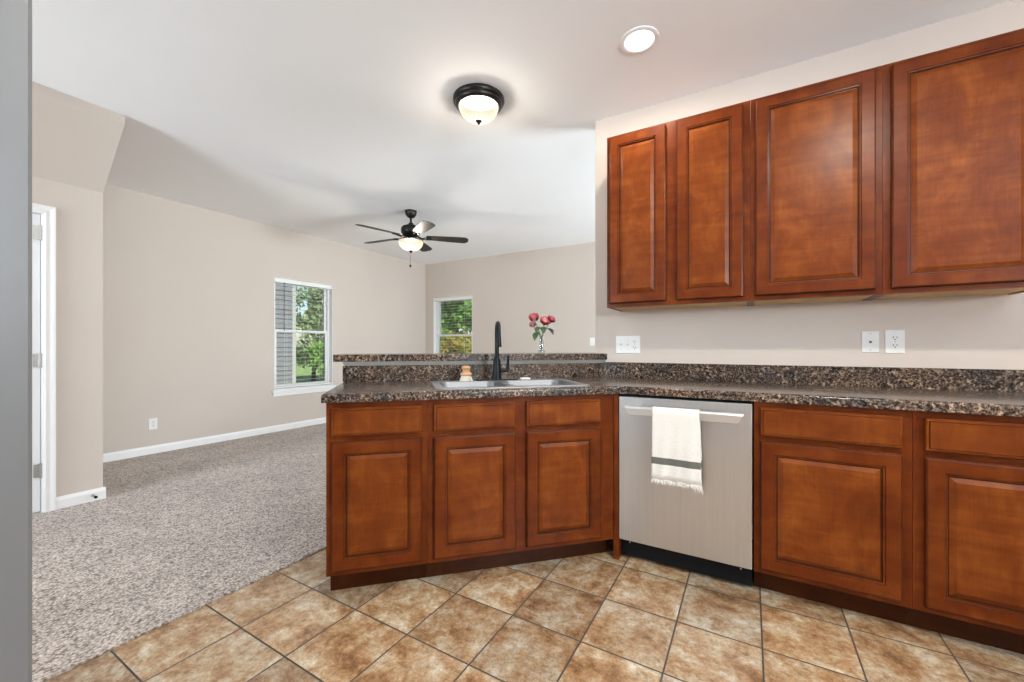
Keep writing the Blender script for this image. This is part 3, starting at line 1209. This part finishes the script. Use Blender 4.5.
# dish brush and soap on the back rim
br = thing('dish_brush', 'small round dish brush with wooden knob and pale bristles left of the faucet', 'brush', P(0.345, -2.375, zr + 0.0003), PI / 4)
bm = B()
lathe(bm, [(0.024, 0.036), (0.029, 0.040), (0.029, 0.050), (0.022, 0.057), (0.017, 0.066), (0.018, 0.076), (0.0225, 0.086), (0.022, 0.096), (0.014, 0.103), (0.0, 0.105)], 0, 0, 24, cap0=True)
obj('wooden_knob', bm, M['bamboo'], br, True, 50)
bm = B()
rb = random.Random(3)
for k in range(420):
    a_ = rb.uniform(0, 2 * PI)
    r0 = 0.022 * math.sqrt(rb.random())
    r1 = r0 * 1.55
    x0, y0, x1, y1 = r0 * math.cos(a_), r0 * math.sin(a_), r1 * math.cos(a_), r1 * math.sin(a_)
    tube(bm, [(x0, y0, 0.038), ((x0 * .55 + x1 * .45), (y0 * .55 + y1 * .45), 0.02), (x1, y1, 0.0003)], 0.0011, 4, caps=False)
o = obj('bristles', bm, M['bristle'], br)
br.scale = (1.18, 1.18, 0.86)
bm = B()
box(bm, -0.030, 0.030, -0.018, 0.018, 0.0003, 0.0123, bevel=0.005, seg=3)
o = obj('soap_bar', bm, M['soap'], None, True, 60)
o.location = P(0.705, -2.372, zr)
o.rotation_euler = (0, 0, PI / 4)
tag(o, 'small pale soap bar lying on the sink rim right of the faucet', 'soap')

# ------------------------------------------------------------------ dishwasher
DX0, DX1 = -0.5925, 0.0090
dw = thing('dishwasher', 'stainless steel dishwasher with bar handle under the countertop', 'dishwasher', (DX0, 2.125, 0), 0)
dwW = DX1 - DX0
bm = B()
box(bm, 0.006, dwW - 0.002, 0.028, 0.56, 0.112, 0.868)
obj('tub', bm, M['black_plastic'], dw)
bm = B()
box(bm, 0.0, dwW, 0.0, 0.0275, 0.116, 0.862, bevel=0.003)
obj('door', bm, M['steel'], dw)
bm = B()
ht = 0.822
# bar handle: bent plate, ends cut on a slant, posts to the door
prof = [(-0.030, ht), (-0.047, ht - 0.003), (-0.052, ht - 0.010), (-0.050, ht - 0.043), (-0.045, ht - 0.046), (-0.030, ht - 0.037)]
ends = []
for xs_, sg in ((0.040, 1), (dwW - 0.030, -1)):
    ends.append([bm.verts.new((xs_ + sg * 0.55 * (ht - z) , y, z)) for y, z in prof])
bm.faces.new(ends[0])
bm.faces.new(ends[1][::-1])
for i in range(6):
    j = (i + 1) % 6
    bm.faces.new((ends[0][i], ends[1][i], ends[1][j], ends[0][j]))
for xs_ in (0.085, dwW - 0.085):
    box(bm, xs_ - 0.02, xs_ + 0.02, -0.032, -0.0002, ht - 0.030, ht - 0.006)
obj('handle', bm, M['handle_steel'], dw)
bm = B()
box(bm, 0.0, dwW - 0.001, 0.050, 0.066, 0.018, 0.112)
obj('toe_panel', bm, M['black_plastic'], dw)
for xs_ in (0.045, dwW - 0.045):
    bm = B()
    tube(bm, [(xs_, 0.0499, 0.088), (xs_, 0.047, 0.088)], 0.0035, 12)
    obj('screw', bm, M['screw'], dw)
for xs_ in (0.05, dwW - 0.05):
    obj('foot', lathe(B(), [(0.014, 0.0003), (0.014, 0.006), (0.006, 0.008), (0.006, 0.1125)], xs_, 0.12, 12, cap0=True, cap1=True), M['black_plastic'], dw)

# towel over the handle
tw = thing('dish_towel', 'cream cotton dish towel with dark stripe and fringe hanging over the dishwasher handle', 'towel', (0, 0, ht), 0)
TX0, TX1 = -0.414, -0.203
HY = 2.125


def towel_sheet(front):
    bm = B()
    # path in (y,z): back side up, over the bar, down the front
    if front:
        path = [(HY - 0.031, 0.0028), (HY - 0.040, 0.0022), (HY - 0.0485, -0.0006), (HY - 0.0545, -0.008), (HY - 0.0548, -0.03), (HY - 0.054, -0.06)]
        path += [(HY - 0.053 + 0.0001 * k, -0.06 - 0.0288 * k) for k in range(1, 11)]
    else:
        path = [(HY - 0.031, 0.0028), (HY - 0.0262, -0.001), (HY - 0.0262, -0.03)] + [(HY - 0.018 + 0.0005 * k, -0.05 - 0.03 * k) for k in range(0, 9)]
    nx = 30
    grid = []
    for i, (y, z) in enumerate(path):
        row = []
        t_ = min(1.0, max(0.0, -z / 0.36))
        for k in range(nx + 1):
            u = k / nx
            x = TX0 + (TX1 - TX0) * u + 0.003 * t_ * (u - 0.5) * 2 + 0.008 * t_ * (u ** 4)
            w = 0.0035 * t_ * math.sin(u * 9.0 + 0.6) + 0.0022 * t_ * math.sin(u * 23 + 3 * t_)
            row.append(bm.verts.new((x, y - (w if front else -w * 0.6) - (0.002 * t_ if front else 0), z)))
        grid.append(row)
    for i in range(len(grid) - 1):
        for k in range(nx):
            bm.faces.new((grid[i][k], grid[i][k + 1], grid[i + 1][k + 1], grid[i + 1][k]))
    return bm


bm = towel_sheet(True)
b2 = towel_sheet(False)
me_ = bpy.data.meshes.new('tmp')
b2.to_mesh(me_)
b2.free()
bm.from_mesh(me_)
bpy.data.meshes.remove(me_)
bmesh.ops.remove_doubles(bm, verts=bm.verts, dist=1e-5)
o = obj('cloth', bm, M['towel'], tw, True)
sd = o.modifiers.new('thick', 'SOLIDIFY')
sd.thickness = 0.0016
sd.offset = 0
bm = B()
rb = random.Random(5)
for k in range(90):
    u = k / 89
    x = TX0 + (TX1 - TX0) * u + 0.003 * (u - 0.5) * 2 + 0.008 * u ** 4
    y = HY - 0.0545 - 0.0035 * math.sin(u * 9.0 + 0.6)
    l = rb.uniform(0.010, 0.022) + (0.012 if u > 0.85 else 0)
    dx, dy = rb.uniform(-0.008, 0.008) + (0.006 if u > 0.9 else 0) - (0.006 if u < 0.06 else 0), rb.uniform(-0.006, 0.004)
    tube(bm, [(x, y, -0.345), (x + dx * 0.4, y + dy, -0.352 - l * 0.4), (x + dx, y + dy * 0.5, -0.351 - l)], [0.0017, 0.0013, 0.0008], 5)
obj('fringe', bm, M['fringe'], tw)

# ------------------------------------------------------------------ outlets and switches


def plate_face(w, h, bm=None):
    bm = bm or B()
    box(bm, -w / 2, w / 2, -0.005, -0.0004, -h / 2, h / 2, bevel=0.0018)
    return bm


def add_duplex(t, x, s=1.0):
    for dz in (0.0195 * s, -0.0195 * s):
        bm = B()
        prism_pts = rrect(-0.0165, 0.0165, -0.0140, 0.0140, 0.008, 4)
        lo_ = [bm.verts.new((x + a_, -0.0065, dz + b_)) for a_, b_ in prism_pts]
        hi_ = [bm.verts.new((x + a_, -0.0050, dz + b_)) for a_, b_ in prism_pts]
        bm.faces.new(lo_)
        bm.faces.new(hi_[::-1])
        for i in range(len(lo_)):
            j = (i + 1) % len(lo_)
            bm.faces.new((lo_[i], lo_[j], hi_[j], hi_[i]))
        r_ = obj('receptacle', bm, M['plastic'], t)
        bm = B()
        box(bm, x - 0.0085, x - 0.0055, -0.0069, -0.0066, dz - 0.001, dz + 0.008)
        box(bm, x + 0.0055, x + 0.0085, -0.0069, -0.0066, dz - 0.000, dz + 0.007)
        tube(bm, [(x, -0.0066, dz - 0.0075), (x, -0.0069, dz - 0.0075)], 0.003, 10)
        obj('slots', bm, M['slot'], r_)
    obj('screw', tube(B(), [(x, -0.005, 0), (x, -0.0062, 0)], 0.003, 10), M['screw'], t)


def add_toggle(t, x):
    bm = B()
    box(bm, x - 0.005, x + 0.005, -0.0058, -0.0051, -0.012, 0.012)
    tv_ = [(-0.0035, -0.0058, -0.005), (0.0035, -0.0058, -0.005), (0.0035, -0.0058, 0.006), (-0.0035, -0.0058, 0.006)]
    a_ = [bm.verts.new((x + p[0], p[1], p[2])) for p in tv_]
    b_ = [bm.verts.new((x + p[0] * 0.8, -0.017, p[2] * 0.6 + 0.007)) for p in tv_]
    bm.faces.new(b_)
    for i in range(4):
        j = (i + 1) % 4
        bm.faces.new((a_[i], a_[j], b_[j], b_[i]))
    obj('toggle', bm, M['plastic'], t)
    for dz in (0.030, -0.030):
        obj('screw', tube(B(), [(x, -0.005, dz), (x, -0.0062, dz)], 0.003, 10), M['screw'], t)


def wall_plate(name, label, cat, loc, rotz, w, h, kinds):
    t = thing(name, label, cat, loc, rotz)
    obj('cover_plate', plate_face(w, h), M['plastic'], t)
    n = len(kinds)
    for i, k in enumerate(kinds):
        x = (i - (n - 1) / 2) * 0.046
        if k == 'duplex':
            add_duplex(t, x)
        elif k == 'toggle':
            add_toggle(t, x)
        elif k == 'jack':
            bm = B()
            box(bm, x - 0.0085, x + 0.0085, -0.0066, -0.0051, -0.010, 0.012, bevel=0.0006)
            j_ = obj('jack', bm, M['plastic'], t)
            bm = B()
            box(bm, x - 0.0058, x + 0.0058, -0.0070, -0.0067, -0.0045, 0.0040)
            box(bm, x - 0.0028, x + 0.0028, -0.0070, -0.0067, -0.0075, -0.0045)
            obj('port', bm, M['slot'], j_)
            for dz in (0.042, -0.042):
                obj('screw', tube(B(), [(x, -0.005, dz), (x, -0.0062, dz)], 0.0032, 10), M['screw'], t)
    return t


wall_plate('outlet_plate', 'wide triple white wall plate with two switches and an outlet beside the bar top end', 'outlet', (-0.707, YW, 1.136), 0, 0.160, 0.118, ['toggle', 'toggle', 'duplex'])
wall_plate('phone_jack_plate', 'white phone jack wall plate left of the outlet under the wall cabinets', 'phone jack', (0.538, YW, 1.147), 0, 0.068, 0.108, ['jack'])
wall_plate('outlet_plate', 'white duplex outlet plate right of the phone jack under the wall cabinets', 'outlet', (0.633, YW, 1.146), 0, 0.074, 0.117, ['duplex'])
wall_plate('outlet_plate', 'white duplex outlet plate low on the beige left wall above the baseboard', 'outlet', (XL, 1.778, 0.318), PI / 2, 0.072, 0.117, ['duplex'])
wall_plate('light_switch', 'white light switch plate on the far wall beside the kitchen wall corner', 'switch', (-2.052, YF, 1.200), 0, 0.075, 0.120, ['toggle'])


# ------------------------------------------------------------------ ceiling lights
def bulb(parent, z, power, color, r=0.045):
    d_ = bpy.data.lights.new('bulb', 'POINT')
    d_.energy = power
    d_.color = color
    d_.shadow_soft_size = r
    o_ = bpy.data.objects.new('bulb', d_)
    COL.objects.link(o_)
    o_.parent = parent
    o_.location = (0, 0, z)
    return o_


WARM = (1.0, 0.94, 0.86)


def dome_light(label, x, y, power):
    t = thing('ceiling_light', label, 'ceiling light', (x, y, ZC))
    bm = B()
    lathe(bm, [(0.150, -0.0005), (0.162, -0.004), (0.164, -0.018), (0.158, -0.030), (0.150, -0.036), (0.149, -0.044), (0.140, -0.056), (0.131, -0.060), (0.127, -0.056), (0.127, -0.004)], 0, 0, 48)
    obj('pan', bm, M['bronze'], t, True, 40)
    bm = B()
    prof = [(0.1255, -0.050)]
    for k in range(1, 13):
        a_ = PI / 2 * k / 12
        prof.append((0.1255 * math.cos(a_) ** 0.8 if k < 12 else 0.008, -0.050 - 0.088 * math.sin(a_)))
    lathe(bm, prof, 0, 0, 40)
    obj('glass_bowl', bm, M['bowl_glass'], t, True)
    bm = B()
    lathe(bm, [(0.0, -0.136), (0.019, -0.138), (0.021, -0.143), (0.014, -0.149), (0.008, -0.154), (0.009, -0.159), (0.0, -0.167)], 0, 0, 20)
    obj('finial', bm, M['bronze'], t, True, 50)
    bulb(t, -0.112, power, WARM, 0.045)
    return t


dome_light('bronze flush dome ceiling light with lit glass bowl above the peninsula', -1.490, 2.130, 15)


def can_light(label, x, y, power):
    t = thing('recessed_light', label, 'ceiling light', (x, y, ZC))
    bm = B()
    lathe(bm, [(0.096, -0.0004), (0.096, -0.004), (0.090, -0.007), (0.076, -0.007), (0.072, -0.003)], 0, 0, 40)
    obj('trim_ring', bm, M['white'], t, True, 40)
    obj('lens', lathe(B(), [(0.072, -0.0035), (0.05, -0.0042), (0.0, -0.0045)], 0, 0, 40), M['can_lens'], t, True)
    d_ = bpy.data.lights.new('bulb', 'AREA')
    d_.shape = 'DISK'
    d_.size = 0.13
    d_.energy = power
    d_.color = (1.0, 0.92, 0.80)
    o_ = bpy.data.objects.new('bulb', d_)
    COL.objects.link(o_)
    o_.parent = t
    o_.location = (0, 0, -0.010)
    return t


can_light('round white recessed ceiling light near the kitchen wall above the sink corner', -0.492, 2.140, 12)
can_light('round white recessed ceiling light over the kitchen floor in front of the camera', 0.65, 0.85, 42)
dome_light('bronze flush dome ceiling light at the right side of the kitchen', 1.86, 0.75, 10)

# ------------------------------------------------------------------ ceiling fan
fan = thing('ceiling_fan', 'five-blade dark ceiling fan with lit glass bowl in the living room', 'ceiling fan', (-3.40, 3.49, ZC))
obj('canopy', lathe(B(), [(0.066, -0.0005), (0.068, -0.012), (0.062, -0.045), (0.042, -0.072), (0.022, -0.082), (0.0, -0.082)], 0, 0, 32), M['bronze'], fan, True, 50)
obj('downrod', lathe(B(), [(0.0125, -0.080), (0.0125, -0.135), (0.026, -0.142), (0.030, -0.160), (0.030, -0.168)], 0, 0, 20), M['bronze'], fan, True, 50)
obj('motor_housing', lathe(B(), [(0.0, -0.158), (0.035, -0.160), (0.060, -0.170), (0.098, -0.186), (0.112, -0.206), (0.113, -0.240), (0.104, -0.268), (0.088, -0.286), (0.070, -0.298), (0.0, -0.298)], 0, 0, 36), M['bronze'], fan, True, 40)
obj('switch_housing', lathe(B(), [(0.055, -0.2985), (0.058, -0.318), (0.070, -0.330), (0.140, -0.340), (0.144, -0.347), (0.138, -0.351), (0.0, -0.351)], 0, 0, 36), M['bronze'], fan, True, 40)
prof = [(0.1385, -0.3515)]
for k in range(1, 13):
    a_ = PI / 2 * k / 12
    prof.append((0.140 * math.cos(a_) ** 0.75 if k < 12 else 0.008, -0.3515 - 0.108 * math.sin(a_)))
obj('glass_bowl', lathe(B(), prof, 0, 0, 40), M['bowl_glass'], fan, True)
obj('finial', lathe(B(), [(0.0, -0.456), (0.020, -0.458), (0.023, -0.466), (0.012, -0.478), (0.007, -0.488), (0.0, -0.492)], 0, 0, 18), M['bronze'], fan, True, 50)
bm = B()
for k in range(26):
    bmesh.ops.create_uvsphere(bm, u_segments=6, v_segments=4, radius=0.0028, matrix=Matrix.Translation((0.012, -0.02, -0.485 - 0.0055 * k)))
tube(bm, [(0.012, -0.02, -0.470), (0.012, -0.02, -0.622)], 0.0010, 5)
pc = obj('pull_chain', bm, M['chain'], fan)
obj('pull_knob', lathe(B(), [(0.0, -0.622), (0.006, -0.626), (0.012, -0.642), (0.010, -0.655), (0.0, -0.660)], 0.012, -0.02, 14), M['bronze'], pc, True, 50)


def blade_mesh(ang):
    bm = B()
    L0, L1 = 0.175, 0.665
    up, dn = [], []
    nseg = 16
    outline = []
    for k in range(nseg + 1):
        u = k / nseg
        x = L0 + (L1 - L0) * u
        w = 0.048 + 0.024 * math.sin(min(1.0, u * 1.15) * PI / 2)
        if u > 0.90:
            w *= math.sqrt(max(0.0, 1 - ((u - 0.90) / 0.10) ** 2)) * 0.55 + 0.45
        outline.append((x, w))
    tilt = math.radians(-11)
    rot = Matrix.Rotation(ang, 4, 'Z')

    def pt(x, y, dz):
        return rot @ Vector((x, y * math.cos(tilt), -0.302 + y * math.sin(tilt) + dz - 0.010 * (x - L0)))
    ys = (-1, -0.5, 0, 0.5, 1)
    g1 = [[bm.verts.new(pt(x, w * q, 0.003)) for q in ys] for x, w in outline]
    g2 = [[bm.verts.new(pt(x, w * q, -0.003)) for q in ys] for x, w in outline]
    for i in range(nseg):
        for k in range(4):
            bm.faces.new((g1[i][k], g1[i][k + 1], g1[i + 1][k + 1], g1[i + 1][k]))
            bm.faces.new((g2[i][k], g2[i + 1][k], g2[i + 1][k + 1], g2[i][k + 1]))
        for k in (0, 4):
            bm.faces.new((g1[i][k], g1[i + 1][k], g2[i + 1][k], g2[i][k]))
    for i in (0, nseg):
        for k in range(4):
            bm.faces.new((g1[i][k], g1[i][k + 1], g2[i][k + 1], g2[i][k]))
    return bm


for k in range(5):
    ang = math.radians(-29 + 72 * k)
    bl = obj('blade', blade_mesh(ang), M['blade'], fan)
    rot = Matrix.Rotation(ang, 3, 'Z')
    bm = B()
    for sgn in (-1, 1):
        tube(bm, [rot @ Vector((0.075, sgn * 0.010, -0.290)), rot @ Vector((0.125, sgn * 0.016, -0.318)), rot @ Vector((0.185, sgn * 0.026, -0.312 - sgn * 0.006)), rot @ Vector((0.235, sgn * 0.020, -0.311 - sgn * 0.005))], 0.0065, 8)
    obj('blade_iron', bm, M['bronze'], bl, True, 60)
bulb(fan, -0.410, 34, WARM, 0.05)

# ------------------------------------------------------------------ vase and flowers
VB = 1.0757
vase_at = P(0.904, -2.65, VB)
bm = B()
outer_p = [(0.0, 0.0), (0.022, 0.0), (0.025, 0.006), (0.025, 0.040), (0.021, 0.080), (0.018, 0.105), (0.022, 0.124)]
inner_p = [(0.0200, 0.124), (0.0160, 0.105), (0.0190, 0.080), (0.0228, 0.040), (0.022, 0.010), (0.0, 0.010)]
lathe(bm, outer_p + inner_p, 0, 0, 28)
o = obj('vase', bm, M['vase'], None, True, 60)
o.location = vase_at
tag(o, 'small clear glass vase holding pink flowers on the raised bar top', 'vase')


def petal_patch(bm, base, out, up, w, l, curl, rb):
    out = Vector(out).normalized()
    up = Vector(up).normalized()
    side = up.cross(out).normalized()
    rows = []
    for i in range(5):
        v = i / 4
        ww = w * (0.35 + 0.65 * math.sin(min(1, v * 1.25) * PI / 2)) * (1.0 if v < 0.9 else 0.72)
        ang = curl * v
        row = []
        for k in range(5):
            u = (k - 2) / 2
            p = Vector(base) + out * (l * (math.sin(ang) / max(curl, 0.01)) * 0.9) + up * (l * v * math.cos(ang * 0.6))
            p += side * ww * u - out * (ww * 0.35 * u * u) * (1 if v < 0.99 else 0.6)
            p += out * rb.uniform(-0.0008, 0.0008)
            row.append(bm.verts.new(p))
        rows.append(row)
    for i in range(4):
        for k in range(4):
            bm.faces.new((rows[i][k], rows[i][k + 1], rows[i + 1][k + 1], rows[i + 1][k]))


def blossom_mesh(center, direction, size, seed):
    rb = random.Random(seed)
    bm = B()
    d_ = Vector(direction).normalized()
    q = d_.to_track_quat('Z', 'Y').to_matrix()
    for n, spread, lift, w, l, curl in ((4, 0.10, 0.15, 0.30, 0.55, 0.3), (6, 0.22, 0.05, 0.36, 0.62, 0.5), (8, 0.34, -0.02, 0.42, 0.66, 0.8), (9, 0.42, -0.10, 0.46, 0.66, 1.15), (9, 0.45, -0.2, 0.46, 0.62, 1.5)):
        a0 = rb.uniform(0, 6)
        for k in range(n):
            a_ = a0 + 2 * PI * k / n + rb.uniform(-0.12, 0.12)
            o_ = q @ Vector((math.cos(a_), math.sin(a_), 0))
            base = Vector(center) + o_ * spread * size * 0.45 + d_ * (lift - 0.25) * size * 0.5
            petal_patch(bm, base, o_, d_, w * size * 0.5, l * size * 0.75, curl, rb)
    return bm


def leaf_mesh(bm, base, direction, length, width):
    d_ = Vector(direction).normalized()
    side = d_.cross(Vector((0, 0, 1)))
    side = side.normalized() if side.length > 0.01 else Vector((1, 0, 0))
    nrm = side.cross(d_)
    rows = []
    for i in range(7):
        v = i / 6
        w = width * math.sin(PI * (0.06 + 0.94 * v) ** 0.8) * 0.5
        c = Vector(base) + d_ * length * v - Vector((0, 0, 1)) * 0.25 * length * v * v
        rows.append([bm.verts.new(c - side * w + nrm * w * 0.3), bm.verts.new(c), bm.verts.new(c + side * w + nrm * w * 0.3)])
    for a_, b_ in zip(rows, rows[1:]):
        for k in range(2):
            bm.faces.new((a_[k], a_[k + 1], b_[k + 1], b_[k]))


RT = Vector((R2, R2, 0))          # along the bar (to the right in the photo)
NT_ = Vector((R2, -R2, 0))        # towards the kitchen


def flower(label, ds, z, dn, size, mat, leaves, seed):
    t = thing('pink_flower', label, 'flower', vase_at, 0, 'pink flowers in the glass vase')
    rb = random.Random(seed)
    top = RT * ds + NT_ * dn + Vector((0, 0, z))
    dirn = RT * (ds * 4) + NT_ * 0.5 + Vector((0, 0, 0.5))
    base = RT * (-ds * 0.15) + NT_ * (-dn * 0.1) + Vector((0, 0, 0.014))
    neck = RT * (ds * 0.12) + NT_ * dn * 0.1 + Vector((0, 0, 0.118))
    pts = [base.lerp(neck, 0.0), base.lerp(neck, 0.5), neck, neck.lerp(top, 0.5) + Vector((0, 0, 0.006)), top - dirn.normalized() * size * 0.18]
    obj('stem', tube(B(), pts, 0.0022, 8), M['stem'], t, True)
    obj('blossom', blossom_mesh(top, dirn, size, seed), mat, t, True)
    for (lz, ls, ln, ldir, ll, lw) in leaves:
        bm = B()
        p = RT * ls + NT_ * ln + Vector((0, 0, lz))
        # leaf stalk back to the stem
        k = min(max((lz - 0.118) / (z - 0.118), 0.05), 0.9)
        sp = neck.lerp(top, k * 0.7)
        tube(bm, [sp, p], 0.0012, 5)
        leaf_mesh(bm, p, ldir, ll, lw)
        o2 = obj('leaf', bm, M['leaf'], t, True)


flower('deep pink flower leaning furthest left and highest in the glass vase', -0.062, 0.236, 0.03, 0.066, M['petal_dark'], [(0.145, -0.040, 0.03, RT * -0.35 + NT_ * 0.3 + Vector((0, 0, -0.6)), 0.058, 0.050), (0.180, -0.030, 0.03, RT * -0.5 + NT_ * 0.5 + Vector((0, 0, -0.5)), 0.050, 0.044)], 11)
flower('small pink flower hanging below the leftmost flower in the vase', -0.068, 0.192, 0.02, 0.044, M['petal'], [(0.175, -0.022, 0.035, NT_ * 0.6 + RT * 0.3 + Vector((0, 0, -0.5)), 0.050, 0.040)], 12)
flower('large light pink flower at the middle of the bunch in the vase', 0.010, 0.212, 0.040, 0.072, M['petal'], [(0.178, 0.000, 0.045, NT_ * 0.6 + RT * -0.3 + Vector((0, 0, -0.5)), 0.050, 0.040), (0.172, 0.034, 0.02, RT * 0.8 + NT_ * 0.5 + Vector((0, 0, -0.25)), 0.060, 0.048)], 13)
flower('small deep pink flower at the right edge of the bunch in the vase', 0.052, 0.226, 0.045, 0.056, M['petal_dark'], [(0.168, 0.044, 0.01, RT * 0.5 + NT_ * 0.6 + Vector((0, 0, -0.55)), 0.055, 0.048)], 14)

# ------------------------------------------------------------------ outside
GZ = -0.35
o = struct(obj('ground', box(B(), -60, 40, -40, 60, GZ - 0.2, GZ), M['grass']))
hs = thing('neighbour_house', 'grey lap-sided house wall with white corner board outside the left window', 'house', (-9.0, 5.52, GZ))
bm = B()
ex = 0.105
for k in range(52):
    z = k * ex
    vs = [bm.verts.new(p) for p in ((0.016, -9, z), (0.016, 0, z), (0.004, 0, z + ex), (0.004, -9, z + ex))]
    bm.faces.new(vs)
    vs2 = [bm.verts.new(p) for p in ((0.016, -9, z), (0.004, -9, z), (0.004, 0, z), (0.016, 0, z))]
    bm.faces.new(vs2)
box(bm, -6, 0.003, -9, -0.0, 0.0005, 52 * ex)
obj('siding', bm, M['siding'], hs)
bm = B()
box(bm, -0.10, 0.030, 0.0005, 0.030, 0.0005, 52 * ex)
box(bm, 0.0165, 0.032, -0.055, 0.0005, 0.0005, 52 * ex)
obj('corner_board', bm, M['roof_trim'], hs)
bm = B()
v_ = [bm.verts.new(p) for p in ((0.45, -9.4, 52 * ex - 0.15), (0.45, 0.4, 52 * ex - 0.15), (-3, 0.4, 52 * ex + 1.6), (-3, -9.4, 52 * ex + 1.6), (-6.4, -9.4, 52 * ex - 0.15), (-6.4, 0.4, 52 * ex - 0.15))]
bm.faces.new((v_[0], v_[1], v_[2], v_[3]))
bm.faces.new((v_[3], v_[2], v_[5], v_[4]))
bm.faces.new((v_[1], v_[5], v_[2]))
bm.faces.new((v_[0], v_[3], v_[4]))
bm.faces.new((v_[0], v_[4], v_[5], v_[1]))
obj('roof', bm, M['bark'], hs)


def crown_mesh(seed, rx, rz, zc, n, leaf, clumps, lean=0.0):
    rb = random.Random(seed)
    bm = B()
    cl = []
    for k in range(clumps):
        a_ = rb.uniform(0, 2 * PI)
        r_ = rx * math.sqrt(rb.random()) * 0.85
        cl.append((r_ * math.cos(a_), r_ * math.sin(a_), zc + rz * rb.uniform(-0.9, 0.9), rb.uniform(0.28, 0.5)))
    for k in range(n):
        c = cl[k % clumps]
        d_ = Vector((rb.gauss(0, 1), rb.gauss(0, 1), rb.gauss(0, 0.8)))
        d_ = d_.normalized() * (rb.random() ** 0.5) * c[3] * rx
        p = Vector(c[:3]) + d_
        u = Vector((rb.gauss(0, 1), rb.gauss(0, 1), rb.gauss(0, 1))).normalized()
        w = u.orthogonal().normalized()
        s = leaf * rb.uniform(0.6, 1.3)
        vs = [bm.verts.new(p + u * s), bm.verts.new(p + w * s * 0.55), bm.verts.new(p - u * s), bm.verts.new(p - w * s * 0.55)]
        bm.faces.new(vs)
    return bm, cl


def tree_proto(label, seed, rx, rz, zc, n, leaf, clumps, mat, loc, group, trunk=0.10, cat='tree', name='leafy_tree'):
    t = thing(name, label, cat, loc, 0, group)
    bm, cl = crown_mesh(seed, rx, rz, zc, n, leaf, clumps)
    rb = random.Random(seed + 1)
    obj('foliage', bm, mat, t)
    bm = B()
    tube(bm, [(0, 0, 0), (0.05, 0.02, zc * 0.35), (0.0, 0.05, zc * 0.7), (0.03, 0, zc + rz * 0.7)], [trunk, trunk * 0.8, trunk * 0.6, trunk * 0.15], 8)
    for c in cl[:10]:
        z0 = max(zc * 0.3, min(c[2] * 0.75, zc + rz * 0.5))
        mid = Vector((c[0] * 0.4, c[1] * 0.4, (z0 + c[2]) / 2))
        tube(bm, [(0.02, 0.03, z0), mid, c[:3]], [trunk * 0.4, trunk * 0.25, trunk * 0.08], 6)
    obj('trunk', bm, M['bark'], t, True)
    return t


def tree_copy(src, label, loc, rz, sc_):
    r_ = src.copy()
    COL.objects.link(r_)
    r_.location = loc
    r_.rotation_euler = (0, 0, rz)
    r_.scale = (sc_, sc_, sc_)
    r_['label'] = label
    for ch in list(src.children):
        c_2 = ch.copy()
        COL.objects.link(c_2)
        c_2.parent = r_
    return r_


GT = 'trees behind the house'
ta = tree_proto('tall pale green tree outside the right half of the left window', 21, 1.25, 2.7, 3.6, 9000, 0.085, 34, M['fol_pale'], (-11.3, 8.7, GZ), GT)
tb = tree_proto('dense green tree filling the upper part of the far window', 22, 1.45, 2.5, 3.1, 13000, 0.10, 40, M['fol_green'], (-8.9, 11.3, GZ), GT, 0.14)
tree_copy(tb, 'dense green tree behind the left edge of the far window', (-13.0, 14.2, GZ), 1.3, 1.15)
tree_copy(tb, 'dense green tree behind the right edge of the far window', (-5.6, 11.8, GZ), 2.2, 0.95)
tree_copy(ta, 'pale tree standing further back in the left window', (-15.6, 10.4, GZ), 0.9, 0.9)
tree_copy(tb, 'dense green tree at the right edge of the left window', (-12.6, 10.9, GZ), 3.9, 0.85)
tree_copy(tb, 'dense green tree furthest back in the far window', (-9.0, 16.6, GZ), 5.1, 1.15)
GS = 'shrubs behind the house'
sa_ = tree_proto('yellow green shrub low in the far window', 31, 0.80, 0.80, 0.95, 6000, 0.055, 24, M['fol_yellow'], (-6.9, 8.4, GZ), GS, 0.03, 'shrub', 'leafy_shrub')
sb_ = tree_proto('bright green shrub low in the left window right of the neighbour house', 32, 0.80, 0.80, 0.95, 6000, 0.055, 24, M['fol_green'], (-9.4, 7.15, GZ), GS, 0.03, 'shrub', 'leafy_shrub')
tree_copy(sa_, 'yellow green shrub at the left of the far window', (-8.9, 8.9, GZ), 2.0, 0.85)
tree_copy(sb_, 'green shrub at the right of the far window behind the yellow one', (-5.0, 8.4, GZ), 1.0, 0.9)
